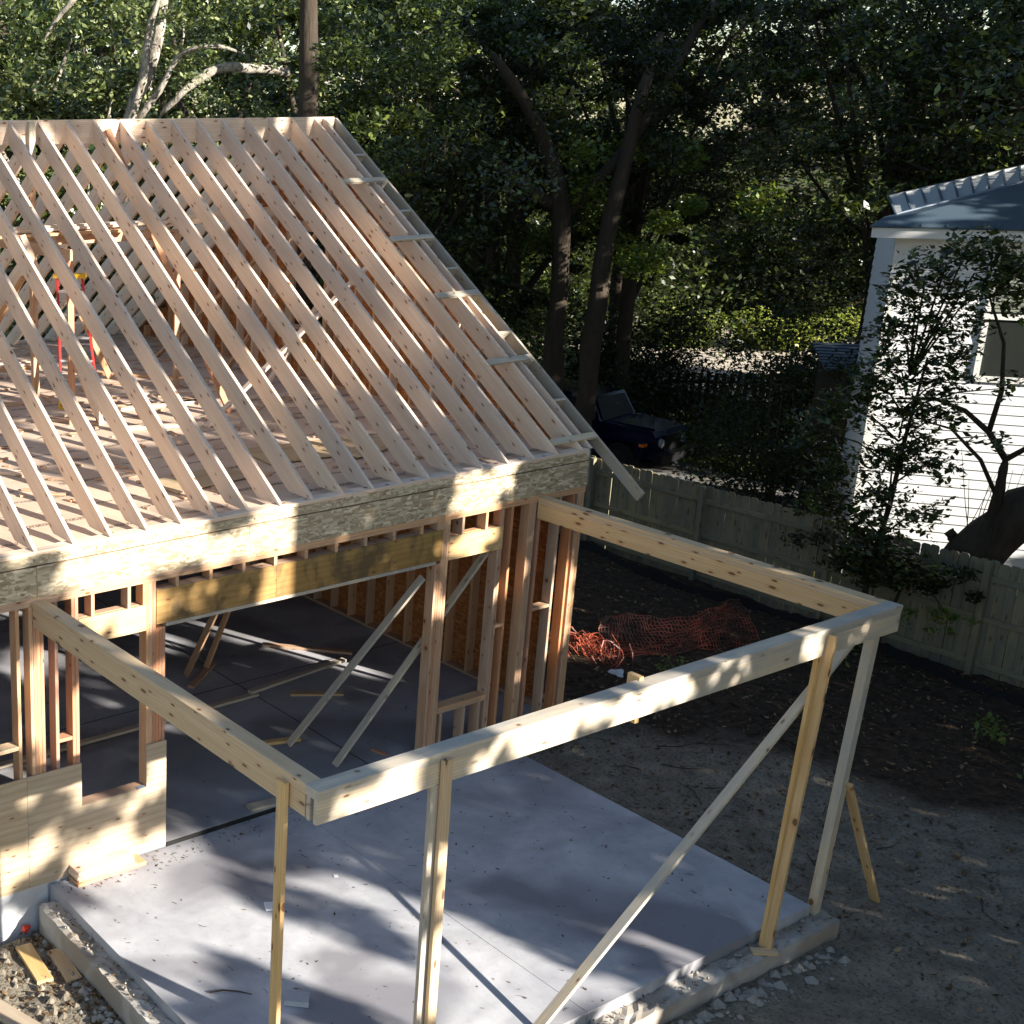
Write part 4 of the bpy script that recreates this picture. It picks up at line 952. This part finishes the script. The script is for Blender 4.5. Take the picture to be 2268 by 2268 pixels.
for i, (a_, d_, h_, cr, lb) in enumerate(((59.8, 37.5, 14, 5.4, 'near dark oak whose branches hang beside the metal roof'), (51.6, 38, 13, 4.8, 'dark low-hanging oak above the bright clearing'))):
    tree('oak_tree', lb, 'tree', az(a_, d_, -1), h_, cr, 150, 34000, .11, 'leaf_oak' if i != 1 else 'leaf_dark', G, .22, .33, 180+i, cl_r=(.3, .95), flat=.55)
back = [(20, 44), (26, 46), (31, 43), (36, 47), (41, 44), (46, 52), (50, 58), (55.5, 66), (61, 64), (66, 62), (74, 62)]
for i, (a_, d_) in enumerate(back):
    tree('oak_tree', 'tall woodland tree in the second row behind the house, %s from the left' % ('first second third fourth fifth sixth seventh eighth ninth tenth eleventh'.split()[i]), 'tree', az(a_, d_, -1), 17, 5.6, 70, 16000, .20, 'leaf_gloss' if i < 5 else 'leaf_oak', G, .25, .10 if a_ > 45 else .22, 200+i, cl_r=(.5, 1.5), flat=.55)
# far wood mass closing the horizon
rg2 = np.random.default_rng(9); cen = []
for a_ in np.arange(10, 86, .9):
    for z_ in np.arange(0.5, 24, 1.9):
        dd_ = 78+rg2.uniform(-7, 7); p = az(a_+rg2.uniform(-.5, .5), dd_); cen.append((p[0], p[1], z_+rg2.uniform(-.9, .9)))
cen = np.array(cen); P_ = clump_pts(rg2, cen, rg2.uniform(1.2, 2.4, len(cen)), 70000)
tag(leaves('far_wood', P_, .5, 'leaf_oak', None, 4, .3), 'far-off wood closing the view behind all the trees', 'wood', kind='stuff')

# the two dark oak trunks right of the roof with a long limb
OK = thing('oak_tree', (20.2, 18.2, -1), 'tall oak with thick dark trunk right of the roof edge', 'tree', G)
b_ = Vector(az(48.9, 34, -1)); 
v = [tube([b_, b_+Vector((0, 0, 3)), b_+Vector((-.1, .1, 6.0)), b_+Vector((-.8, .4, 8)), b_+Vector((-1.9, .9, 9.6))], [.30, .24, .22, .17, .1], 10)]
mobj('trunk', *merge(v), 'bark', OK, True)
lim = [tube([b_+Vector((-.1, .1, 6)), b_+Vector((-2.0, 1.2, 7.4)), b_+Vector((-3.6, 2.3, 7.2)), b_+Vector((-5.6, 3.4, 7.5))], [.17, .14, .11, .06], 8),
       tube([b_+Vector((-.1, .1, 5.8)), b_+Vector((1.3, -.8, 8)), b_+Vector((2.6, -1.5, 11))], [.15, .12, .08], 8)]
mobj('limbs', *merge(lim), 'bark', OK, True)
cen = np.array([b_+Vector((rg2.normal()*3.0, rg2.normal()*3.0, 7.5+rg2.random()*6)) for _ in range(30)]); leaves('crown', clump_pts(rg2, cen, rg2.uniform(.4, .9, 30), 16000), .11, 'leaf_dark', OK, 31)
O2 = thing('oak_tree', az(50.3, 33, -1), 'second dark trunk standing close beside the tall oak', 'tree', G); b_ = Vector(az(50.3, 33, -1))
mobj('trunk', *tube([b_, b_+Vector((0, 0, 3)), b_+Vector((.2, 0, 6)), b_+Vector((.9, -.3, 10))], [.26, .22, .2, .12], 10), 'bark', O2, True)
cen = np.array([b_+Vector((rg2.normal()*1.6+.6, rg2.normal()*1.6, 4.6+rg2.random()*3.4)) for _ in range(14)]); leaves('crown', clump_pts(rg2, cen, rg2.uniform(.3, .8, 14), 6000), .11, 'leaf_bright', O2, 33)
# sunlit limbs and trunks at the upper left
LT = thing('pale_tree', az(31.3, 25.5, -1), 'tree with pale sunlit trunk and crooked limbs above the ridge', 'tree', G); b_ = Vector(az(31.0, 25.5, -1))
mobj('trunk', *tube([b_, b_+Vector((0, 0, 5)), b_+Vector((.05, 0, 8.2)), b_+Vector((.5, -.1, 9.2)), b_+Vector((.9, 0, 11))], [.22, .16, .13, .11, .08], 10), 'bark_pale', LT, True)
T_ = lambda a_, d_, z_: Vector(az(a_, d_, z_))
lim = [tube([T_(37.6, 26.0, 8.05), T_(36.0, 25.5, 8.15), T_(34.6, 25.4, 8.1), T_(33.4, 25.2, 7.75), T_(32.4, 25.4, 7.3)], [.075, .09, .085, .07, .04], 8),
       tube([T_(31.4, 25.5, 7.2), T_(32.4, 25.3, 7.75), T_(33.2, 25.2, 8.35), T_(34.6, 25.0, 8.5), T_(35.9, 25.2, 8.35)], [.07, .06, .05, .04, .02], 7),
       tube([T_(31.0, 25.4, 6.9), T_(31.7, 25.3, 8.0), T_(32.0, 25.2, 8.9), T_(32.9, 25.2, 9.9)], [.09, .075, .06, .035], 8),
       tube([T_(33.2, 25.2, 8.35), T_(33.35, 25.1, 8.7), T_(33.3, 25.1, 9.1)], [.03, .02, .01], 5), tube([T_(29.0, 25.6, 9.4), T_(28.2, 25.8, 9.0), T_(27.6, 25.9, 8.6)], [.06, .045, .02], 6)]
mobj('limbs', *merge(lim), 'bark_pale', LT, True)
cen = np.array([T_(rg2.uniform(27.5, 38), rg2.uniform(24.3, 26), rg2.uniform(6.9, 10.2)) for _ in range(34)]); leaves('crown', clump_pts(rg2, cen, rg2.uniform(.18, .5, 34), 4600, .6), .085, 'leaf_gloss', LT, 39)
DT = thing('oak_tree', az(38.3, 24.5, -1), 'dark upright trunk crossing the top edge above the ridge', 'tree', G); b_ = Vector(az(38.3, 24.5, -1))
mobj('trunk', *tube([b_, b_+Vector((0, 0, 5)), b_+Vector((.1, 0, 8)), b_+Vector((-.1, 0, 12))], [.22, .19, .17, .13], 10), 'bark', DT, True)
cen = np.array([b_+Vector((rg2.normal()*1.3+.9, rg2.normal()*1.3, 7.+rg2.random()*4)) for _ in range(16)]); leaves('crown', clump_pts(rg2, cen, rg2.uniform(.4, .9, 16), 9000), .09, 'leaf_oak', DT, 35)
FL = thing('oak_tree', az(26.1, 28, -1), 'leaning dark trunk at the top left corner', 'tree', G); b_ = Vector(az(26.6, 28, -1))
mobj('trunk', *tube([b_, b_+Vector((0, 0, 6)), b_+Vector((-.2, 0, 9)), b_+Vector((-.8, .3, 12))], [.24, .2, .19, .13], 10), 'bark', FL, True)
cen = np.array([b_+Vector((rg2.normal()*1.2+.8, rg2.normal()*1.2, 6.8+rg2.random()*2.)) for _ in range(12)]); leaves('crown', clump_pts(rg2, cen, rg2.uniform(.4, .8, 12), 7000), .09, 'leaf_dark', FL, 36)

# shrubs and low greenery between fence, drive and road
def shrub(name, label, c_, r_, n, s, mat, seed, zs=.8, nc=14, grp=None, cat='shrub'):
    rg_ = np.random.default_rng(seed); t_ = thing(name, c_, label, cat, grp)
    cen = np.array(c_)+rg_.normal(size=(nc, 3))*np.array([r_[0], r_[1], r_[2]])*.5; cen[:, 2] = np.abs(cen[:, 2]-c_[2])+c_[2]+.2
    leaves('foliage', clump_pts(rg_, cen, rg_.uniform(.25, .6, nc)*max(.5, min(r_)), n, zs), s, mat, t_, seed)
    parts = [tube([Vector(c_), Vector(c_).lerp(Vector(q), .5)+Vector((.05, .03, 0)), Vector(q)], [.03, .02, .01], 5, False) for q in cen[:7]]
    mobj('stems', *merge(parts), 'bark', t_); return t_
gS = 'shrubs beyond the fence'
shrub('shrub', 'sunlit yellow-green shrub by the road, left one', (29.6, 20.6, -1), (1.4, 1.4, 1.2), 5000, .16, 'leaf_sunlit', 41, grp=gS)
shrub('shrub', 'sunlit yellow-green shrub by the road, right one', (31.6, 18.2, -1), (1.9, 1.7, 1.5), 8000, .16, 'leaf_sunlit', 42, grp=gS)
shrub('shrub', 'dark hedge behind the parked car', (17.5, 15.0, -1), (3.5, 3.0, 2.6), 17000, .09, 'leaf_dark', 43, nc=40, grp=gS)
shrub('shrub', 'dark hedge at the left end of the picket fence', (18.6, 13.6, -1), (2.6, 2.4, 2.0), 14000, .09, 'leaf_dark', 44, nc=34, grp=gS)
shrub('shrub', 'leafy shrub in front of the gable end among the trees', (13.5, 14.5, -1), (2.4, 2.4, 3.2), 12000, .09, 'leaf_gloss', 45, nc=26, grp=gS)
shrub('shrub', 'dark shrub beside the shed roof', (16.2, 7.6, -1), (2.2, 2.2, 2.6), 11000, .08, 'leaf_dark', 46, nc=26, grp=gS)
shrub('shrub', 'shrub beyond the right end of the picket fence', (22.0, 9.0, -1), (2.8, 2.8, 2.4), 12000, .10, 'leaf_oak', 47, nc=30, grp=gS)
shrub('shrub', 'sunlit shrub behind the roof tail boards', (15.0, 19.5, -1), (3., 3., 3.), 12000, .11, 'leaf_gloss', 48, nc=26, grp=gS)
gH = 'hedges closing the view under the trees'
for i, (a_, d_, r_, h_) in enumerate(((42, 45, 3.4, 3.6), (46, 49, 3.4, 3.6), (50, 55, 4.5, 3.6), (54.2, 64, 5, 3.6), (58.6, 64, 5, 3.6), (62, 62, 4.5, 4.2), (66, 60, 4, 4))):
    shrub('hedge', 'tall dark hedge under the wood, %s from the left' % 'first second third fourth fifth sixth seventh'.split()[i], az(a_, d_, -1), (r_, r_, h_*1.6), 15000, .20, 'leaf_oak', 140+i, nc=46, grp=gH, cat='hedge')
shrub('shrub', 'taller dark shrub between the driveway and the white house', (11.9, 5.2, -1), (1.5, 1.6, 4.2), 9000, .085, 'leaf_dark', 161, nc=30, grp=gS)
shrub('shrub', 'dark shrub hiding the left end of the pale road', az(51.6, 41, -1), (2.6, 2.6, 3.0), 11000, .11, 'leaf_dark', 171, nc=30, grp=gS)
shrub('shrub', 'dark shrub hiding the right end of the pale road', az(58.6, 41, -1), (2.4, 2.4, 3.2), 11000, .11, 'leaf_dark', 172, nc=30, grp=gS)
# small yard plants
for i, (x, y, s_n, lb) in enumerate(((4.96, -2.65, .3, 'small weeds on the dark soil at the right edge'), (5.7, .2, .35, 'low weeds near the far fence corner behind the beam'), (4.4, -3.4, .3, 'patch of weeds lower right on the soil'), (2.6, .3, .25, 'single weed beside the white sack'))):
    shrub('weed', lb, (x, y, gz(x, y)), (s_n, s_n, .15), 160, .06, 'leaf_bright', 60+i, nc=6, grp='weeds in the yard', cat='weed')
# grass strip beyond the drive
C = scatter(16000, 15.4, 22, 3, 15, lambda x, y: gz(x, y)+.05); C2 = scatter(2500, 9, 12.4, 3, 16, lambda x, y: gz(x, y)+.05)
tag(leaves('grass', np.vstack([C, C2]), .11, 'leaf_bright', None, 71, .1, .22), 'grass strip beyond the driveway', 'grass', kind='stuff')

# leaning oak beyond the fence with shoots in front of the white wall
LO = thing('leaning_oak', (8.75, -.1, -.95), 'thick dark leaning oak trunk rising behind the right end of the fence', 'tree')
mobj('trunk', *tube([(8.65, .25, -1.2), (8.62, .05, -.2), (8.72, -.28, .75), (9.05, -.75, 1.5), (9.6, -1.6, 2.3), (10.2, -3.2, 3.6), (10.4, -4.6, 6.5)], [.50, .44, .38, .36, .33, .28, .2], 14), 'bark', LO, True)
br = [([(8.72, -.42, 1.2), (8.62, -.50, 1.9), (8.60, -.52, 2.35)], [.085, .07, .06]),
      ([(8.60, -.52, 2.35), (8.42, -.30, 2.75), (8.20, -.02, 3.05), (7.95, .32, 3.2), (7.7, .75, 3.15)], [.05, .045, .035, .028, .015]),
      ([(8.42, -.30, 2.75), (8.40, -.38, 3.4), (8.32, -.32, 4.1), (8.1, -.1, 4.8)], [.04, .034, .025, .015]),
      ([(8.60, -.52, 2.35), (8.85, -.85, 2.7), (8.95, -1.0, 3.2), (9.0, -1.0, 3.9)], [.045, .036, .03, .02]),
      ([(8.64, -.48, 1.75), (8.45, -.25, 2.3), (8.15, .1, 2.75), (7.9, .4, 2.85)], [.035, .03, .02, .012])]
mobj('branches', *merge([tube(p, r_, 7) for p, r_ in br]), 'bark', LO, True)
lump('knot', (8.58, .02, 1.02), .09, 'bark', None, None, 12, 1.2, LO)
tw = []
rg = random.Random(31)
for i in range(14):
    x0, y0 = 8.72+rg.uniform(-.25, .15), -.35+rg.uniform(-.35, .3); a_ = rg.uniform(-.5, .5)
    tw.append(tube([(x0, y0, 1.0), (x0-.1*a_, y0+.25*a_, 1.5), (x0-.3*a_, y0+.6*a_, 1.9+rg.uniform(0, .5))], [.009, .006, .003], 4, False))
mobj('twigs', *merge(tw), 'bark', LO)
# sapling in front of the fence corner with broad leaf sprays
SP = thing('leafy_sapling', (7.35, .55, -.8), 'slender leafy sapling overhanging the fence before the white house', 'tree')
mobj('trunk', *tube([(7.35, .55, -.9), (7.33, .5, .6), (7.36, .38, 1.6), (7.30, .3, 2.6), (7.35, .2, 3.9)], [.05, .045, .038, .03, .015], 8), 'bark', SP, True)
D_ = [ # pixel-free local coordinates of sprays: x, y, z, r, n
 (7.2, .1, 2.65, .42, 420), (7.05, .35, 2.35, .40, 420), (7.05, .32, 1.75, .38, 380), (7.3, -.2, 2.4, .35, 240), (7.1, .3, 3.15, .42, 420), (7.0, .5, 3.8, .42, 420),
 (7.35, -.2, 3.1, .34, 220), (7.25, -.05, 4.45, .48, 520), (7.4, -.25, 4.9, .42, 420), (7.55, -.6, 4.9, .40, 380), (7.0, .45, 4.8, .35, 300), (7.3, -.1, 3.6, .40, 360),
 (6.75, 1.0, 3.1, .45, 450), (6.6, 1.25, 2.7, .45, 450), (6.8, .85, 2.1, .45, 480), (6.7, 1.05, 1.6, .4, 380), (7.0, .55, 1.3, .42, 480), (7.15, .35, 1.0, .45, 520), (7.3, -.05, .8, .38, 360), (7.25, -.4, .75, .32, 200),
 (7.65, -.85, 3.6, .26, 90), (7.6, -.8, 2.9, .26, 80), (6.9, .7, .75, .35, 300), (7.1, .3, .5, .3, 200), (7.2, -.15, 1.6, .35, 220), (7.0, .3, 5.1, .42, 420), (7.2, -.1, 5.4, .42, 420), (7.45, -.4, 5.5, .4, 380), (6.95, .5, 4.3, .42, 420), (7.25, -.1, 4.0, .36, 260), (7.6, -.7, 5.3, .35, 260), (6.85, .7, 3.5, .4, 420)]
rg3 = np.random.default_rng(77); PP = []
for x, y, z, r_, n in D_:
    # leaves arranged on short twigs so sprays read as sprays
    for k in range(max(4, n//9)):
        a_ = rg3.uniform(0, 6.28); e = rg3.uniform(-.35, .25); L = r_*rg3.uniform(.5, 1.3); st = np.array([x, y, z])+rg3.normal(size=3)*r_*.35
        dv = np.array([math.cos(a_)*math.cos(e), math.sin(a_)*math.cos(e), math.sin(e)])
        for q in np.linspace(.1, 1, 12): PP.append(st+dv*L*q+rg3.normal(size=3)*.03)
leaves('foliage', np.array(PP), .085, 'leaf_oak', SP, 78, .9, .52)
mobj('branches', *merge([tube([(7.33, .4, max(-.2, min(3.6, z-.5))), ((7.33+x)/2, (.35+y)/2, z-.15), (x, y, z)], [.018, .012, .006], 5, False) for x, y, z, r_, n in D_]), 'bark', SP)
# vine on the fence
VN = thing('fence_vine', (7.9, .2, .4), 'dark leafy vine hanging over the fence top left of the leaning trunk', 'vine')
cen = np.array([(7.85+rg3.normal()*.12, .25+rg3.normal()*.75, .25+rg3.random()*.55) for _ in range(26)]); leaves('foliage', clump_pts(rg3, cen, rg3.uniform(.12, .32, 26), 3400), .07, 'leaf_dark', VN, 79)
cen = np.array([(7.35+rg3.normal()*.2, -.75+rg3.normal()*.25, .1+rg3.normal()*.12) for _ in range(9)]); leaves('foliage', clump_pts(rg3, cen, rg3.uniform(.08, .2, 9), 420), .06, 'leaf_bright', VN, 80)
mobj('stems', *merge([tube([(7.9, .2, .5), (7.7, -.2, .4), (7.4, -.7, .15)], [.02, .014, .006], 5, False), tube([(7.9, .5, -.9), (7.85, .3, 0), (7.9, .2, .6)], [.03, .025, .02], 5, False)]), 'bark', VN)

# ---------------------------------------------------------------- unseen tall trees behind and right of the viewpoint, crowns shaped to shade the site
# canopy coordinates: q across the sun's direction, t height of the sun ray where it reaches the site
def vnoise(seed):
    g = np.random.default_rng(seed).random((80, 80))
    def f(x, y):
        x, y = x+20, y+20; i, j = int(math.floor(x)) % 79, int(math.floor(y)) % 79; a_, b_ = x-math.floor(x), y-math.floor(y)
        a_, b_ = a_*a_*(3-2*a_), b_*b_*(3-2*b_)
        return g[i, j]*(1-a_)*(1-b_)+g[i+1, j]*a_*(1-b_)+g[i, j+1]*(1-a_)*b_+g[i+1, j+1]*a_*b_
    return f
nz1, nz2 = vnoise(1), vnoise(2)
REG = [  # q0, q1, t0, t1, open fraction
    (-12, -6.0, -1.4, .95, .84), (-6.0, -4.8, -1.4, .95, .66), (-12, -7.4, .9, 2.3, .34), (-7.4, -5.5, .9, 1.35, .35), (-7.4, -5.5, 1.35, 2.1, .24), (-7.4, -5.5, 2.45, 3.05, .90), (-9.0, -7.4, 2.3, 2.9, .55),
    (-5.5, -4.2, 1.85, 2.4, .5), (-9, -6.6, 3.05, 3.9, .20), (-7.4, -4.9, 4.35, 5.15, .80), (-7.4, -.2, 5.15, 6.15, .84), (-4.9, -.2, 4.45, 5.15, .36), (-7.4, .5, 6.15, 9.0, .48), (.5, 3, 4.6, 9, .2),
    (-7.4, 2.5, 9.0, 10.2, .35), (2.2, 11.6, 9.3, 16, .70), (11.6, 15, 7.5, 16, .32), (15, 23, 5.5, 14, .12), (23, 31, 3, 14, .35), (15, 31, 1.0, 5.0, .10), (17, 25, -.3, .5, .35),
    (9.4, 16.5, -2, 3.5, .93), (11.5, 16.5, 5.05, 5.9, .9), (9.4, 16, 3.5, 5.05, .15)]
SPOT = [(-1.5, 3.62, .40, .26), (-1.62, 2.98, .26, .17), (-3.8, 3.76, .20, .22), (-4.3, 4.0, .22, .22), (-4.9, 3.86, .24, .18), (-5.62, 4.22, .30, .22), (-6.2, 4.0, .42, .30), (-4.30, 3.4, .10, .14),
        (-6.12, 3.52, .26, .16), (-5.4, 3.5, .12, .12), (-.2, 1.85, .14, .34), (-.15, 1.2, .12, .25), (-2.22, 2.3, .16, .2), (-4.17, -1.05, .22, .16), (-6.4, 2.72, 1.0, .18), (-6.5, 2.15, .70, .13), (-5.5, 2.0, .2, .10), (-4.9, 1.87, .14, .10), (-4.3, 1.82, .08, .06), (-3.5, 1.68, .15, .08), (-7.95, 2.33, .35, .08), (-7.37, 1.05, .06, .32), (-1.15, 2.2, .3, .12), (-3.0, 2.6, .5, .12), (-4.4, 2.9, .35, .1), (16.4, 6.4, .8, .5), (18.6, 7.4, .4, .3), (20.2, 5.2, .5, .25), (3.2, .3, .5, .25), (4.6, .6, .3, .2), (1.2, -.25, .25, .15)]
def is_open(q, t):
    for a_, b_, ra, rb in SPOT:
        if ((q-a_)/(ra+.15))**2+((t-b_)/(rb+.15))**2 < 1: return True
    for a_, b_, c_, d_, fr in REG:
        if a_ <= q <= b_ and c_ <= t <= d_:
            v_ = .6*nz1(q*1.25, t*1.9)+.4*nz2(q*2.9, t*3.7)
            return v_ > 1-(.24+fr*.66) if fr < .85 else v_ > .17
    return False
rg4 = np.random.default_rng(404); pts = {}
def add_clump(q, t, r_, n):
    u_ = 11+5*rg4.random(); c_ = np.array([.93*q+.36*u_, .36*q-.93*u_, t+.388*u_]); k_ = min(7, max(0, int((q+12)/5.4)))
    d_ = rg4.normal(size=(n, 3)); d_ /= np.linalg.norm(d_, axis=1)[:, None]; pts.setdefault(k_, []).append(c_+d_*r_*(rg4.random((n, 1))**.5))
fine = .27
for q in np.arange(-12, 8.5, fine):
    for t in np.arange(-4.6, 10.4, fine):
        if not is_open(q, t): add_clump(q+rg4.uniform(-.05, .05), t+rg4.uniform(-.05, .05), .24, 46)
for q in np.arange(-12, 31, .5):
    for t in np.arange(-4.6, 16, .5):
        if q < 8.4 and t < 10.3: continue
        if not is_open(q, t): add_clump(q, t, .42, 110)
words = ['first', 'second', 'third', 'fourth', 'fifth', 'sixth', 'seventh', 'eighth']
for k_, L in sorted(pts.items()):
    q = -12+5.4*(k_+.5); u_ = 13.5; b_ = Vector((.93*q+.36*u_, .36*q-.93*u_, -1))
    t_ = thing('shade_tree', b_, 'unseen tall shade tree behind the viewpoint, crown shaped for dappled shade, %s from the left' % words[k_], 'tree', 'unseen shade trees behind the viewpoint')
    leaves('crown', np.vstack(L), .24, 'leaf_dark', t_, 500+k_, .3, .55)
    mobj('trunk', *tube([b_, b_+Vector((.1, 0, 6)), b_+Vector((-.1, .2, 14)), b_+Vector((.2, .1, 20))], [.40, .32, .24, .1], 10), 'bark', t_, True)
# leaning oak's overhead crown, mostly unseen, added to darken yard and white house
cen = np.array([(rg4.uniform(4.5, 16), rg4.uniform(-9, 3.5), rg4.uniform(9.2, 12.5)) for _ in range(60)]+[(rg4.uniform(7.5, 15), rg4.uniform(-3.5, 2.5), rg4.uniform(7.7, 9.2)) for _ in range(14)])
leaves('crown', clump_pts(rg4, cen, rg4.uniform(.5, 1.2, len(cen)), 34000), .11, 'leaf_oak', LO, 90)
mobj('limbs', *merge([tube([(10.3, -4.0, 5.2), Vector(cen[k])*.5+Vector((10.3, -4, 5.2))*.5+Vector((0, 0, .4)), cen[k]], [.14, .09, .03], 6, False) for k in range(0, 60, 5)]), 'bark', LO, True)
